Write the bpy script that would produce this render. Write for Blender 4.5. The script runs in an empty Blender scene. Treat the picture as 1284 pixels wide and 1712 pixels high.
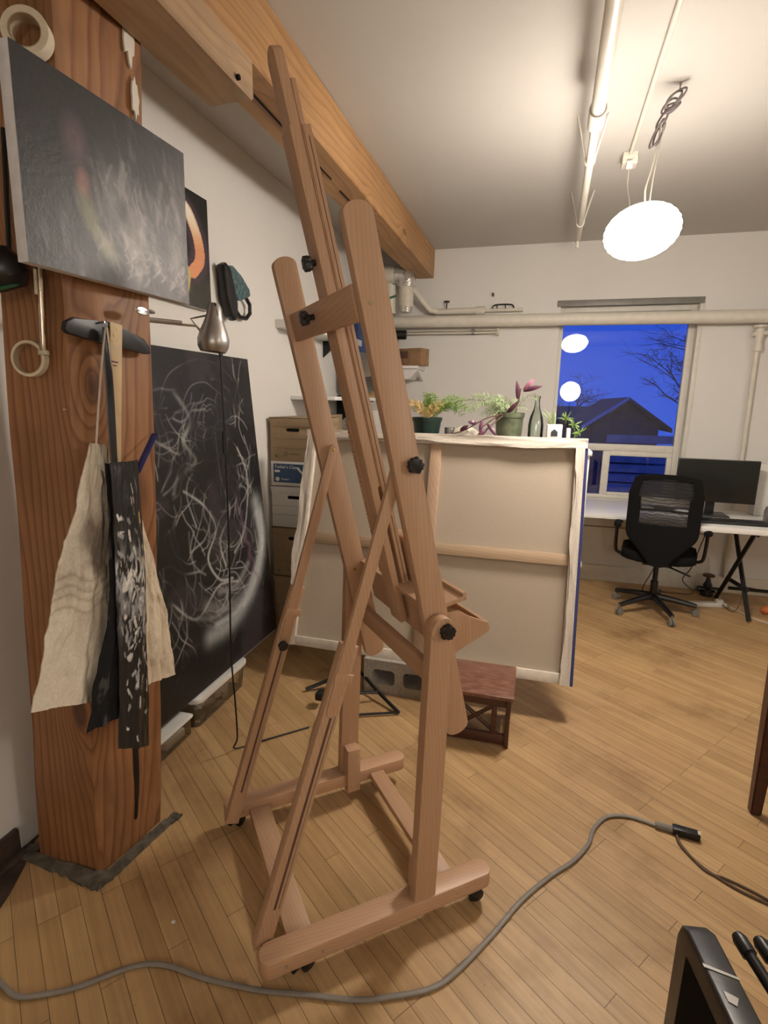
import bpy, bmesh, math, random
import numpy as np
from mathutils import Vector, Matrix, noise as mnoise
random.seed(7)
sc = bpy.context.scene
COL = sc.collection

# ------------------------------------------------------------------ camera
cam_d = bpy.data.cameras.new('camera'); cam = bpy.data.objects.new('camera', cam_d); COL.objects.link(cam)
cam_d.sensor_fit = 'HORIZONTAL'; cam_d.sensor_width = 36.0; cam_d.lens = 36.0*900/1284
cam_d.clip_start = 0.02; cam_d.clip_end = 200
Rw = ((0.9625585918512876, 0.07149340375776111, -0.26147590801524406),
      (0.27050025160976243, -0.1906195574503756, 0.943659789434984),
      (0.0176230284662382, -0.9790571370132353, -0.20282147650366184))
cam.matrix_world = Matrix(((Rw[0][0], -Rw[0][1], -Rw[0][2], 0.0),
                           (Rw[1][0], -Rw[1][1], -Rw[1][2], 0.0),
                           (Rw[2][0], -Rw[2][1], -Rw[2][2], 1.55),
                           (0, 0, 0, 1)))
sc.camera = cam
# ------------------------------------------------------------------ world: blue hour sky
w = bpy.data.worlds.new('dusk'); sc.world = w; w.use_nodes = True
nt = w.node_tree; nt.nodes.clear()
wo = nt.nodes.new('ShaderNodeOutputWorld'); bg = nt.nodes.new('ShaderNodeBackground')
tc = nt.nodes.new('ShaderNodeTexCoord'); sp = nt.nodes.new('ShaderNodeSeparateXYZ'); cr = nt.nodes.new('ShaderNodeValToRGB')
nt.links.new(tc.outputs['Generated'], sp.inputs[0]); nt.links.new(sp.outputs['Z'], cr.inputs['Fac'])
cr.color_ramp.elements[0].position = 0.0; cr.color_ramp.elements[0].color = (0.016, 0.055, 0.36, 1)
cr.color_ramp.elements[1].position = 0.45; cr.color_ramp.elements[1].color = (0.010, 0.030, 0.32, 1)
nt.links.new(cr.outputs[0], bg.inputs['Color']); bg.inputs['Strength'].default_value = 1.5
nt.links.new(bg.outputs[0], wo.inputs['Surface'])
# ------------------------------------------------------------------ exposure
LANTERN_W = 125.0          # radiance of the paper lantern
GLOBE_W = 31.0            # radiance of the globe lamp behind the viewer and of the added fill globe
sc.view_settings.view_transform = 'Standard'; sc.view_settings.look = 'None'
sc.view_settings.gamma = 1.0; sc.view_settings.use_curve_mapping = False
sc.view_settings.exposure = 0.26
sc.cycles.use_denoising = True
sc.cycles.max_bounces = 8; sc.cycles.transparent_max_bounces = 12
sc.cycles.caustics_reflective = False; sc.cycles.caustics_refractive = False
sc.cycles.sample_clamp_indirect = 6.0

# ------------------------------------------------------------------ node helpers
def newmat(name):
    m = bpy.data.materials.new(name); m.use_nodes = True
    n = m.node_tree; b = n.nodes.get('Principled BSDF')
    return m, n, b
def link(n, a, b): n.links.new(a, b)
def node(n, t, **k):
    x = n.nodes.new(t)
    for a, v in k.items(): setattr(x, a, v)
    return x
def ramp(n, fac, stops):
    r = node(n, 'ShaderNodeValToRGB'); e = r.color_ramp.elements
    while len(e) < len(stops): e.new(0.5)
    for i, (p, c) in enumerate(stops):
        e[i].position = p; e[i].color = (*c, 1) if len(c) == 3 else c
    link(n, fac, r.inputs[0]); return r.outputs[0]
def coords(n, scale=(1, 1, 1), rot=(0, 0, 0), loc=(0, 0, 0), kind='Object'):
    t = node(n, 'ShaderNodeTexCoord'); mp = node(n, 'ShaderNodeMapping')
    mp.inputs['Scale'].default_value = scale; mp.inputs['Rotation'].default_value = rot; mp.inputs['Location'].default_value = loc
    link(n, t.outputs[kind], mp.inputs[0]); return mp.outputs[0]
def noise(n, vec, scale=5, detail=4, rough=0.55, dist=0.0):
    x = node(n, 'ShaderNodeTexNoise'); x.inputs['Scale'].default_value = scale; x.inputs['Detail'].default_value = detail
    x.inputs['Roughness'].default_value = rough; x.inputs['Distortion'].default_value = dist
    if vec: link(n, vec, x.inputs['Vector'])
    return x.outputs['Fac']
def mix(n, fac, a, b, mode='MIX'):
    x = node(n, 'ShaderNodeMix', data_type='RGBA', blend_type=mode)
    for s, v in ((0, fac), (6, a), (7, b)):
        if isinstance(v, (int, float)): x.inputs[s].default_value = v
        elif isinstance(v, tuple): x.inputs[s].default_value = (*v, 1) if len(v) == 3 else v
        else: link(n, v, x.inputs[s])
    return x.outputs[2]
def bump(n, b, h, strength=0.2, dist=0.01):
    x = node(n, 'ShaderNodeBump'); x.inputs['Strength'].default_value = strength; x.inputs['Distance'].default_value = dist
    link(n, h, x.inputs['Height']); link(n, x.outputs[0], b.inputs['Normal'])
def plain(name, col, rough=0.5, metal=0.0, var=0.08, scale=30, spec=0.5, bmp=0.0, emit=None):
    m, n, b = newmat(name)
    f = noise(n, coords(n), scale, 3)
    dk = tuple(max(0, c*(1-var)) for c in col); lt = tuple(min(1, c*(1+var)) for c in col)
    link(n, ramp(n, f, [(0.3, dk), (0.7, lt)]), b.inputs['Base Color'])
    b.inputs['Roughness'].default_value = rough; b.inputs['Metallic'].default_value = metal
    b.inputs['Specular IOR Level'].default_value = spec
    if bmp: bump(n, b, f, bmp, 0.004)
    if emit:
        b.inputs['Emission Color'].default_value = (*emit[0], 1); b.inputs['Emission Strength'].default_value = emit[1]
    return m
def wood(name, c1, c2, c3=None, axis=2, stretch=14, rings=28, rough=0.5, knots=False, bmp=0.1, fine=0.35, cracks=False):
    """long grain along object axis"""
    m, n, b = newmat(name)
    s = [stretch]*3; s[axis] = 1.0
    v = coords(n, tuple(s))
    w0 = noise(n, v, 1.6, 5, 0.6, 0.6)
    wv = node(n, 'ShaderNodeTexWave', wave_type='BANDS', bands_direction='DIAGONAL', wave_profile='SAW')
    sv = [1.0]*3; sv[axis] = 0.10 if not knots else 0.16
    v2 = coords(n, tuple(sv))
    wv.inputs['Scale'].default_value = rings; wv.inputs['Distortion'].default_value = 9 if not knots else 16
    wv.inputs['Detail'].default_value = 2.5; wv.inputs['Detail Scale'].default_value = 0.16 if not knots else 0.22
    link(n, v2, wv.inputs['Vector'])
    base = ramp(n, w0, [(0.25, c1), (0.75, c2)])
    g = ramp(n, wv.outputs['Fac'], [(0.0, (1, 1, 1)), (0.65, (0.9, 0.88, 0.86)), (1.0, (1-fine, 1-fine*1.1, 1-fine*1.2))])
    col = mix(n, 1.0, base, g, 'MULTIPLY')
    if c3:
        bl = noise(n, coords(n, loc=(3, 1, 7)), 2.3, 3)
        col = mix(n, ramp(n, bl, [(0.45, (0, 0, 0)), (0.7, (0.8, 0.8, 0.8))]), col, c3)
    if knots:
        vo = node(n, 'ShaderNodeTexVoronoi', feature='F1')
        link(n, coords(n, (3.3, 3.3, 1.5)), vo.inputs['Vector']); vo.inputs['Scale'].default_value = 1.0
        kf = ramp(n, vo.outputs['Distance'], [(0.05, (1, 1, 1)), (0.17, (0, 0, 0))])
        col = mix(n, kf, col, tuple(c*0.32 for c in c1))
    if cracks:
        cs = [22]*3; cs[axis] = 0.55
        cf = ramp(n, noise(n, coords(n, tuple(cs)), 1.0, 2, 0.5), [(0.27, (1, 1, 1)), (0.30, (0, 0, 0))])
        col = mix(n, cf, col, (0.02, 0.012, 0.008))
    link(n, col, b.inputs['Base Color']); b.inputs['Roughness'].default_value = rough
    if bmp: bump(n, b, wv.outputs['Fac'], bmp, 0.003)
    return m
def vcmat(name, rough=0.6, bmp=0.0, scale=60, spec=0.4):
    m, n, b = newmat(name)
    a = node(n, 'ShaderNodeVertexColor', layer_name='paint')
    f = noise(n, coords(n), scale, 4, 0.65)
    link(n, mix(n, 0.22, a.outputs[0], ramp(n, f, [(0.3, (0.25, 0.25, 0.25)), (0.7, (0.8, 0.8, 0.8))]), 'OVERLAY'), b.inputs['Base Color'])
    b.inputs['Roughness'].default_value = rough; b.inputs['Specular IOR Level'].default_value = spec
    if bmp: bump(n, b, f, bmp, 0.004)
    return m

# ------------------------------------------------------------------ materials
M = {}
def wall_mat(name, c, var=0.03):
    m, n, b = newmat(name)
    v = coords(n)
    f = noise(n, v, 1.3, 4); f2 = noise(n, v, 14, 5, 0.6)
    col = mix(n, 0.5, ramp(n, f, [(0.3, tuple(x*(1-var) for x in c)), (0.7, tuple(min(1, x*(1+var)) for x in c))]),
              ramp(n, f2, [(0.3, tuple(x*0.97 for x in c)), (0.7, c)]))
    link(n, col, b.inputs['Base Color']); b.inputs['Roughness'].default_value = 0.75
    b.inputs['Specular IOR Level'].default_value = 0.25
    bump(n, b, f2, 0.12, 0.006); return m
M['wall'] = wall_mat('white_painted_plaster', (0.72, 0.70, 0.665))
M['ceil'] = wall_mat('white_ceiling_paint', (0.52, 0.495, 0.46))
def floor_mat():
    m, n, b = newmat('maple_strip_floor')
    v = coords(n, rot=(0, 0, math.radians(-143)))
    br = node(n, 'ShaderNodeTexBrick'); link(n, v, br.inputs['Vector'])
    br.offset = 0.37; br.offset_frequency = 3; br.squash = 1.0
    br.inputs['Color1'].default_value = (0, 0, 0, 1); br.inputs['Color2'].default_value = (1, 1, 1, 1); br.inputs['Mortar'].default_value = (0.5, 0.5, 0.5, 1)
    br.inputs['Scale'].default_value = 1.0; br.inputs['Mortar Size'].default_value = 0.0011; br.inputs['Mortar Smooth'].default_value = 0.4
    br.inputs['Brick Width'].default_value = 0.83; br.inputs['Row Height'].default_value = 0.058
    tone = ramp(n, br.outputs['Color'], [(0.0, (0.43, 0.275, 0.13)), (0.35, (0.50, 0.335, 0.165)), (0.6, (0.54, 0.365, 0.185)), (1.0, (0.46, 0.30, 0.145))])
    gr = noise(n, coords(n, (1.4, 46, 1), rot=(0, 0, 0)), 1.0, 4)
    # grain must follow the boards: rotate first, then stretch
    t = node(n, 'ShaderNodeVectorMath', operation='MULTIPLY'); link(n, v, t.inputs[0]); t.inputs[1].default_value = (2.0, 55, 1)
    g2 = noise(n, t.outputs[0], 1.0, 5, 0.6)
    col = mix(n, 1.0, tone, ramp(n, g2, [(0.3, (0.80, 0.78, 0.76)), (0.7, (1.08, 1.08, 1.08))]), 'MULTIPLY')
    wear = noise(n, coords(n), 1.7, 6, 0.65)
    col = mix(n, 1.0, col, ramp(n, wear, [(0.30, (0.62, 0.55, 0.50)), (0.47, (0.95, 0.92, 0.90)), (0.75, (1.12, 1.1, 1.05))]), 'MULTIPLY')
    sp_ = noise(n, coords(n), 26, 3, 0.5)
    col = mix(n, ramp(n, sp_, [(0.74, (0, 0, 0)), (0.80, (0.6, 0.6, 0.6))]), col, (0.12, 0.06, 0.03))
    col = mix(n, ramp(n, br.outputs['Fac'], [(0.3, (0, 0, 0)), (1.0, (0.85, 0.85, 0.85))]), col, (0.06, 0.032, 0.015))
    link(n, col, b.inputs['Base Color'])
    link(n, ramp(n, wear, [(0.3, (0.5, 0.5, 0.5)), (0.7, (0.36, 0.36, 0.36))]), b.inputs['Roughness'])
    b.inputs['Specular IOR Level'].default_value = 0.4
    inv = node(n, 'ShaderNodeMath', operation='SUBTRACT'); inv.inputs[0].default_value = 1.0; link(n, br.outputs['Fac'], inv.inputs[1])
    bump(n, b, inv.outputs[0], 0.5, 0.0015)
    return m
M['floor'] = floor_mat()
def firmat(name, axis, c1, c2, dark, cen, S=34, amp=2.2, knot=(0.9, 0.9, 0.42), kn=5.0, stain=(0.2, 0.13, 0.09), crack=True, vari=1.0):
    """growth rings cut lengthwise: distance from a pith line, warped by noise and by knots"""
    m, n, b = newmat(name)
    def M_(op, a, c=None, cl=False):
        x = node(n, 'ShaderNodeMath', operation=op); x.use_clamp = cl
        for k, v in enumerate((a, c)):
            if v is None: continue
            if isinstance(v, (int, float)): x.inputs[k].default_value = v
            else: link(n, v, x.inputs[k])
        return x.outputs[0]
    t = node(n, 'ShaderNodeTexCoord'); sx = node(n, 'ShaderNodeSeparateXYZ'); link(n, t.outputs['Object'], sx.inputs[0])
    o3 = [sx.outputs[0], sx.outputs[1], sx.outputs[2]]; ln = o3.pop(axis)
    a = M_('ADD', o3[0], cen[0]); c = M_('ADD', o3[1], cen[1])
    dist = M_('SQRT', M_('ADD', M_('MULTIPLY', a, a), M_('MULTIPLY', c, c)))
    s1 = [3.0]*3; s1[axis] = 0.7; s2 = [9.0]*3; s2[axis] = 1.6
    n1 = noise(n, coords(n, tuple(s1)), 1.0, 3, 0.5); n2 = noise(n, coords(n, tuple(s2)), 1.0, 3, 0.5)
    vo = node(n, 'ShaderNodeTexVoronoi', feature='F1'); ks = [4.2]*3; ks[axis] = 1.7
    vv = coords(n, tuple(ks), loc=knot); link(n, vv, vo.inputs['Vector']); vo.inputs['Scale'].default_value = 1.0
    kd = M_('SUBTRACT', 1.0, M_('MULTIPLY', vo.outputs['Distance'], 2.1), True); kb = M_('MULTIPLY', kd, kd)
    f = M_('ADD', M_('MULTIPLY', dist, S), M_('ADD', M_('MULTIPLY', n1, amp*3), M_('ADD', M_('MULTIPLY', n2, amp*.5), M_('MULTIPLY', kb, kn))))
    saw = M_('FRACT', f)
    g = ramp(n, saw, [(0.0, (1.08, 1.08, 1.06)), (0.55, (0.95, 0.92, 0.88)), (0.86, (0.62, 0.52, 0.45)), (1.0, (1.0, 1.0, 1.0))])
    big = noise(n, coords(n, loc=(2, 5, 1)), 1.9, 4)
    col = ramp(n, big, [(0.3, c1), (0.7, c2)])
    col = mix(n, vari, col, g, 'MULTIPLY')
    fs = [70]*3; fs[axis] = 2.0
    col = mix(n, 0.6, col, ramp(n, noise(n, coords(n, tuple(fs)), 1.0, 3), [(0.3, (0.75, 0.72, 0.7)), (0.7, (1.15, 1.15, 1.15))]), 'MULTIPLY')
    st = noise(n, coords(n, loc=(7, 7, 7)), 3.1, 5, 0.6)
    col = mix(n, ramp(n, st, [(0.55, (0, 0, 0)), (0.75, (0.7, 0.7, 0.7))]), col, stain)
    col = mix(n, ramp(n, vo.outputs['Distance'], [(0.07, (0.9, 0.9, 0.9)), (0.13, (0, 0, 0))]), col, dark)
    if crack:
        cs = [15]*3; cs[axis] = 0.35
        cf = ramp(n, noise(n, coords(n, tuple(cs), loc=(1, 2, 3)), 1.0, 1, 0.4), [(0.235, (1, 1, 1)), (0.25, (0, 0, 0))])
        col = mix(n, cf, col, (0.02, 0.012, 0.008))
    link(n, col, b.inputs['Base Color'])
    b.inputs['Roughness'].default_value = 0.55; bump(n, b, saw, 0.12, 0.003)
    return m
M['fir'] = firmat('old_fir_post', 2, (0.23, 0.098, 0.040), (0.35, 0.172, 0.075), (0.07, 0.03, 0.015), (1.40, -1.10), 46, 1.7, (0.15, 0.9, 0.1), 6.0, (0.15, 0.075, 0.035))
M['beam'] = firmat('old_fir_beam', 1, (0.345, 0.185, 0.078), (0.46, 0.26, 0.11), (0.12, 0.06, 0.03), (1.3, -2.45), 30, 1.2, (0.9, 0.1, 0.3), 2.5, (0.34, 0.20, 0.10), False, 0.55)
M['bolster'] = firmat('grey_weathered_fir', 1, (0.34, 0.22, 0.125), (0.41, 0.275, 0.16), (0.10, 0.06, 0.03), (1.3, -2.35), 30, 1.2, (0.2, 0.6, 0.3), 2.0, (0.20, 0.15, 0.10), False, 0.35)
M['beech'] = wood('oiled_beech', (0.44, 0.27, 0.165), (0.50, 0.315, 0.195), None, 2, 34, 60, 0.45, False, 0.0, 0.035)
M['beech_v'] = wood('oiled_beech_cross', (0.44, 0.27, 0.165), (0.50, 0.315, 0.195), None, 1, 34, 60, 0.45, False, 0.0, 0.035)
M['beech_u'] = wood('oiled_beech_long', (0.47, 0.285, 0.175), (0.53, 0.33, 0.205), None, 0, 34, 60, 0.42, False, 0.0, 0.035)
M['black'] = plain('black_plastic', (0.008, 0.008, 0.009), 0.38, 0, 0.2)
M['blackmetal'] = plain('black_powder_coat', (0.015, 0.015, 0.016), 0.4, 0.3, 0.2)
M['blackcloth'] = plain('black_mesh_fabric', (0.009, 0.009, 0.0095), 0.9, 0, 0.3, 200, 0.1)
M['steel'] = plain('brushed_steel', (0.55, 0.54, 0.53), 0.3, 1.0, 0.08)
M['brass'] = plain('brass_bolt', (0.72, 0.5, 0.2), 0.25, 1.0, 0.05)
M['alu'] = plain('grey_spun_aluminium', (0.42, 0.40, 0.38), 0.36, 0.9, 0.1, 12)
M['silver'] = plain('satin_silver_shade', (0.50, 0.50, 0.48), 0.3, 0.85, 0.06, 9)
M['pipe'] = plain('cream_painted_pipe', (0.66, 0.62, 0.54), 0.45, 0, 0.05, 20)
M['white'] = plain('white_laminate', (0.74, 0.73, 0.71), 0.4, 0, 0.02, 10)
M['whitepl'] = plain('white_plastic', (0.70, 0.69, 0.65), 0.4, 0, 0.04, 20)
M['frame'] = plain('cream_window_paint', (0.66, 0.63, 0.56), 0.45, 0, 0.04, 20)
M['grey'] = plain('grey_painted_metal', (0.20, 0.19, 0.17), 0.5, 0.2, 0.1, 20)
M['kraft'] = plain('brown_kraft_card', (0.33, 0.235, 0.14), 0.8, 0, 0.08, 60)
M['kraft2'] = plain('shaded_brown_kraft_card', (0.30, 0.21, 0.125), 0.8, 0, 0.1, 60)  # darker copy of kraft, shade put into the card colour
M['whitecard'] = plain('white_card', (0.62, 0.60, 0.57), 0.75, 0, 0.04, 60)
M['dark'] = plain('dark_opening', (0.010, 0.009, 0.008), 0.95, 0, .1, 20, .1)
M['cratewood'] = plain('brown_crate_wood', (0.27, 0.155, 0.08), 0.6, 0, 0.25, 14)
M['blue'] = plain('blue_label_print', (0.035, 0.075, 0.15), 0.6)
M['ink'] = plain('dark_ink', (0.03, 0.03, 0.035), 0.7)
M['labelwhite'] = plain('white_label_print', (0.65, 0.65, 0.63), 0.7)
M['greenink'] = plain('green_ink', (0.14, 0.14, 0.07), 0.7)
M['linen'] = plain('raw_linen_canvas', (0.46, 0.39, 0.31), 0.9, 0, 0.05, 260, 0.1, 0.2)
M['linen_w'] = plain('primed_canvas_fold', (0.66, 0.60, 0.52), 0.85, 0, 0.1, 28, 0.1, 0.35)
M['strip'] = wood('pine_stretcher_bar', (0.46, 0.33, 0.21), (0.54, 0.40, 0.27), None, 0, 20, 30, 0.7, False, 0.02, 0.1)
M['strip_v'] = wood('pine_stretcher_brace', (0.44, 0.29, 0.19), (0.50, 0.35, 0.24), None, 2, 20, 30, 0.7, False, 0.02, 0.1)
M['bluepaint'] = plain('dark_blue_paint', (0.02, 0.03, 0.14), 0.5)
M['canvas_edge'] = plain('primed_canvas_edge', (0.60, 0.60, 0.62), 0.75, 0, 0.1, 25, 0.2, 0.2)
M['blackedge'] = plain('black_painted_edge', (0.02, 0.02, 0.02), 0.6)
M['paint'] = vcmat('oil_paint', 0.42, 0.25, 70)
M['cloth'] = vcmat('apron_cotton', 0.88, 0.25, 120, 0.15)
M['cloth_shiny'] = vcmat('paint_covered_apron', 0.38, 0.35, 60, 0.5)
M['block'] = plain('grey_concrete', (0.36, 0.33, 0.285), 0.9, 0, 0.15, 90, 0.2, 0.4)
M['stoolw'] = wood('dark_mahogany', (0.055, 0.02, 0.012), (0.085, 0.032, 0.02), None, 0, 14, 20, 0.35, False, 0.05, 0.2)
def stool_top():
    m, n, b = newmat('worn_mahogany_top')
    f = noise(n, coords(n, (3, 9, 1)), 5, 6, 0.7)
    link(n, ramp(n, f, [(0.3, (0.09, 0.035, 0.02)), (0.55, (0.22, 0.10, 0.065)), (0.75, (0.30, 0.19, 0.14))]), b.inputs['Base Color'])
    b.inputs['Roughness'].default_value = 0.3; return m
M['stooltop'] = stool_top()
M['tape'] = plain('masking_tape_paper', (0.60, 0.53, 0.40), 0.8, 0, 0.08, 40)
M['tapeside'] = plain('masking_tape_edge', (0.50, 0.45, 0.33), 0.8, 0, 0.12, 60)
M['blade'] = plain('pale_maple_blade', (0.62, 0.47, 0.27), 0.5, 0, 0.1, 14)
M['core'] = plain('cardboard_core', (0.36, 0.27, 0.18), 0.85)
M['leather'] = plain('near_black_scuffed_vinyl', (0.028, 0.027, 0.027), 0.36, 0, 0.35, 25, 0.5, 0.1)
M['cord'] = plain('grey_vinyl_cord', (0.22, 0.20, 0.175), 0.5, 0, 0.08, 40)
M['cordbrown'] = plain('brown_thin_cord', (0.10, 0.06, 0.035), 0.5)
M['cordwhite'] = plain('cream_cord', (0.62, 0.58, 0.50), 0.5)
M['cordgrey'] = plain('grey_lilac_cord', (0.22, 0.19, 0.20), 0.5)
M['screen'] = plain('unlit_screen_glass', (0.012, 0.014, 0.013), 0.12, 0, 0.05, 3, 0.5)
M['pot'] = plain('dark_green_plastic', (0.010, 0.028, 0.02), 0.4)
M['potg'] = plain('mossy_green_pot', (0.10, 0.115, 0.07), 0.35, 0, 0.45, 18)
M['soil'] = plain('potting_soil', (0.035, 0.022, 0.014), 0.95, 0, 0.4, 60)
M['leaf'] = plain('fresh_green_leaf', (0.16, 0.27, 0.05), 0.5, 0, 0.3, 30)
M['leafpale'] = plain('pale_green_leaf', (0.27, 0.34, 0.17), 0.55, 0, 0.3, 30)
M['straw'] = plain('dry_straw_leaf', (0.52, 0.36, 0.13), 0.7, 0, 0.3, 30)
M['purple'] = plain('purple_leaf', (0.10, 0.03, 0.06), 0.45, 0, 0.3, 30)
M['pink'] = plain('pink_leaf', (0.42, 0.16, 0.24), 0.45, 0, 0.2, 30)
M['stem'] = plain('brown_stem_and_groove_shade', (0.10, 0.05, 0.035), 0.6)  # also colours the painted shade of grooves, slots and the crate recess
M['ceramic'] = plain('cream_ceramic', (0.62, 0.57, 0.48), 0.3)
M['bluecloth'] = plain('blue_denim_cloth', (0.06, 0.10, 0.24), 0.9, 0, 0.35, 8)
M['teal'] = plain('teal_speckled_fabric', (0.08, 0.13, 0.14), 0.85, 0, 0.6, 60, 0.2, 0.4)
M['board'] = plain('pine_board', (0.50, 0.34, 0.16), 0.6, 0, 0.15, 12)
M['basebd'] = plain('dark_wood_baseboard', (0.06, 0.04, 0.032), 0.5, 0, 0.4, 12)
M['grime'] = plain('grey_grimy_mortar', (0.13, 0.115, 0.09), 0.9, 0, 0.45, 25, 0.2, 0.5)
M['foil'] = plain('clear_shiny_packing_tape', (0.72, 0.70, 0.66), 0.12, 0.75, 0.15, 60, 0.6, 0.8)
M['greentape'] = plain('green_tape', (0.04, 0.16, 0.07), 0.5)
M['house'] = plain('dark_house_siding', (0.10, 0.08, 0.08), 0.8, 0, 0.2, 6)
M['roof'] = plain('dark_roof_shingle', (0.045, 0.04, 0.045), 0.8, 0, 0.3, 5)
M['snow'] = plain('light_roof_edge', (0.55, 0.55, 0.58), 0.7)
M['siding'] = plain('pale_siding', (0.40, 0.38, 0.36), 0.8, 0, 0.2, 2)
M['bark'] = plain('dark_bark', (0.03, 0.025, 0.025), 0.9)
M['ground'] = plain('outside_ground', (0.05, 0.05, 0.06), 0.9)
M['orange'] = plain('orange_rubber', (0.55, 0.15, 0.04), 0.6)
def glass(name, col=(1, 1, 1), rough=0.0, alpha=0.12, tint=None):
    m, n, b = newmat(name)
    out = n.nodes['Material Output']; n.nodes.remove(b)
    tr = node(n, 'ShaderNodeBsdfTransparent'); gl = node(n, 'ShaderNodeBsdfGlossy'); mx = node(n, 'ShaderNodeMixShader')
    tr.inputs['Color'].default_value = (*(tint or col), 1); gl.inputs['Roughness'].default_value = rough
    gl.inputs['Color'].default_value = (*col, 1)
    fr = node(n, 'ShaderNodeFresnel'); fr.inputs['IOR'].default_value = 1.5
    ad = node(n, 'ShaderNodeMath', operation='ADD'); ad.inputs[1].default_value = alpha; ad.use_clamp = True
    link(n, fr.outputs[0], ad.inputs[0]); link(n, ad.outputs[0], mx.inputs[0])
    link(n, tr.outputs[0], mx.inputs[1]); link(n, gl.outputs[0], mx.inputs[2]); link(n, mx.outputs[0], out.inputs['Surface'])
    return m
M['pane'] = glass('window_glass', (1, 1, 1), 0.0, 0.0)
M['bottle'] = glass('clear_bottle_glass', (0.9, 1, 0.93), 0.03, 0.06, (0.93, 0.96, 0.94))
M['clearpl'] = glass('clear_plastic', (1, 1, 1), 0.15, 0.10, (0.93, 0.93, 0.91))
M['amber'] = glass('yellowed_clear_plastic', (1, 0.9, 0.75), 0.1, 0.16, (0.80, 0.70, 0.58))
def meshcloth(name, fac):
    m, n, b = newmat(name)
    out = n.nodes['Material Output']; tr = node(n, 'ShaderNodeBsdfTransparent'); mx = node(n, 'ShaderNodeMixShader')
    wv = node(n, 'ShaderNodeTexWave'); wv.inputs['Scale'].default_value = 14; wv.inputs['Distortion'].default_value = 6
    wv.bands_direction = 'Z'; link(n, coords(n), wv.inputs['Vector'])
    b.inputs['Base Color'].default_value = (0.02, 0.02, 0.022, 1); b.inputs['Roughness'].default_value = 0.9
    r = ramp(n, wv.outputs['Fac'], [(0.0, (fac-0.12,)*3), (1.0, (fac+0.12,)*3)])
    link(n, r, mx.inputs[0]); link(n, tr.outputs[0], mx.inputs[1]); link(n, b.outputs[0], mx.inputs[2]); link(n, mx.outputs[0], out.inputs['Surface'])
    return m
M['seethru'] = meshcloth('see_through_black_mesh', 0.5); M['seethru_dense'] = meshcloth('dense_black_mesh', 0.86)
def lampmat(name, col, s):
    m, n, b = newmat(name); b.inputs['Base Color'].default_value = (0.8, 0.78, 0.74, 1)
    f = noise(n, coords(n, (1, 1, 8)), 6, 2)
    link(n, ramp(n, f, [(0.3, tuple(c*0.94 for c in col)), (0.7, col)]), b.inputs['Emission Color'])
    if name == 'lit_paper_lantern':    # lower half glows strongest; crown emission cut to spare the ceiling above it
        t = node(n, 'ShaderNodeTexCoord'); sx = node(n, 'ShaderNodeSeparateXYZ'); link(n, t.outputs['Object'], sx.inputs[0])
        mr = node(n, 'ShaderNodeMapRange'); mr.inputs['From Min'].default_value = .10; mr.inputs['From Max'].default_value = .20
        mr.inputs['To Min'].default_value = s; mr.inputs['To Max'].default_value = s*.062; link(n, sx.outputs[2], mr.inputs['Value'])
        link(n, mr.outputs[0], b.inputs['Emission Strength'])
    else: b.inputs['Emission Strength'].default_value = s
    return m
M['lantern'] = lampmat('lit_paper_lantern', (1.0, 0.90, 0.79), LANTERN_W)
M['globe'] = lampmat('lit_globe_shade', (1.0, 0.91, 0.80), GLOBE_W)

# ------------------------------------------------------------------ mesh helpers
def thing(name, label, cat, base=(0, 0, 0), rz=0.0, group=None, local=False):
    """Empty at the base of a thing; with local=True parts are written in its own frame, else in room coordinates."""
    e = bpy.data.objects.new(name, None); COL.objects.link(e); e.empty_display_size = 0.05
    e.location = base; e.rotation_euler = (0, 0, rz)
    e['label'] = label; e['category'] = cat
    if group: e['group'] = group
    BASE[e.name] = (Vector(base), local)
    return e
BASE = {}
def put(name, bm, mat, parent=None, smooth=True, angle=35):
    bmesh.ops.recalc_face_normals(bm, faces=bm.faces)
    me = bpy.data.meshes.new(name); bm.to_mesh(me); bm.free()
    me.materials.append(M[mat])
    if smooth and len(me.polygons):
        me.polygons.foreach_set('use_smooth', [True]*len(me.polygons)); me.set_sharp_from_angle(angle=math.radians(angle))
    o = bpy.data.objects.new(name, me); COL.objects.link(o)
    if parent is not None:
        o.parent = parent
        root = parent
        while root.parent is not None: root = root.parent
        b, local = BASE[root.name]
        if not local: me.transform(Matrix.Translation(-b))
    return o
def put_each(name, bm, mat, parent, **k):
    """every loose piece of bm becomes an object of its own"""
    left = set(bm.verts); out = []
    while left:
        st = [next(iter(left))]; isl = set(st)
        while st:
            v = st.pop()
            for e in v.link_edges:
                o_ = e.other_vert(v)
                if o_ not in isl: isl.add(o_); st.append(o_)
        left -= isl; nb = bmesh.new(); mp = {v: nb.verts.new(v.co) for v in isl}
        for f in {f for v in isl for f in v.link_faces}: nb.faces.new([mp[v] for v in f.verts])
        out.append(put(name, nb, mat, parent, **k))
    bm.free(); return out
def tag(o, label, cat, group=None):
    o['label'] = label; o['category'] = cat
    if group: o['group'] = group
    return o
def recenter(o, base):
    """give a single-mesh thing its origin at its base"""
    o.data.transform(Matrix.Translation(-Vector(base))); o.location = base; return o
def struct(name, bm, mat, parent=None, **k):
    o = put(name, bm, mat, parent, **k); 
    if parent is None: BASE[o.name] = (Vector((0, 0, 0)), False)
    o['kind'] = 'structure'; return o
def NB(): return bmesh.new()
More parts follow.
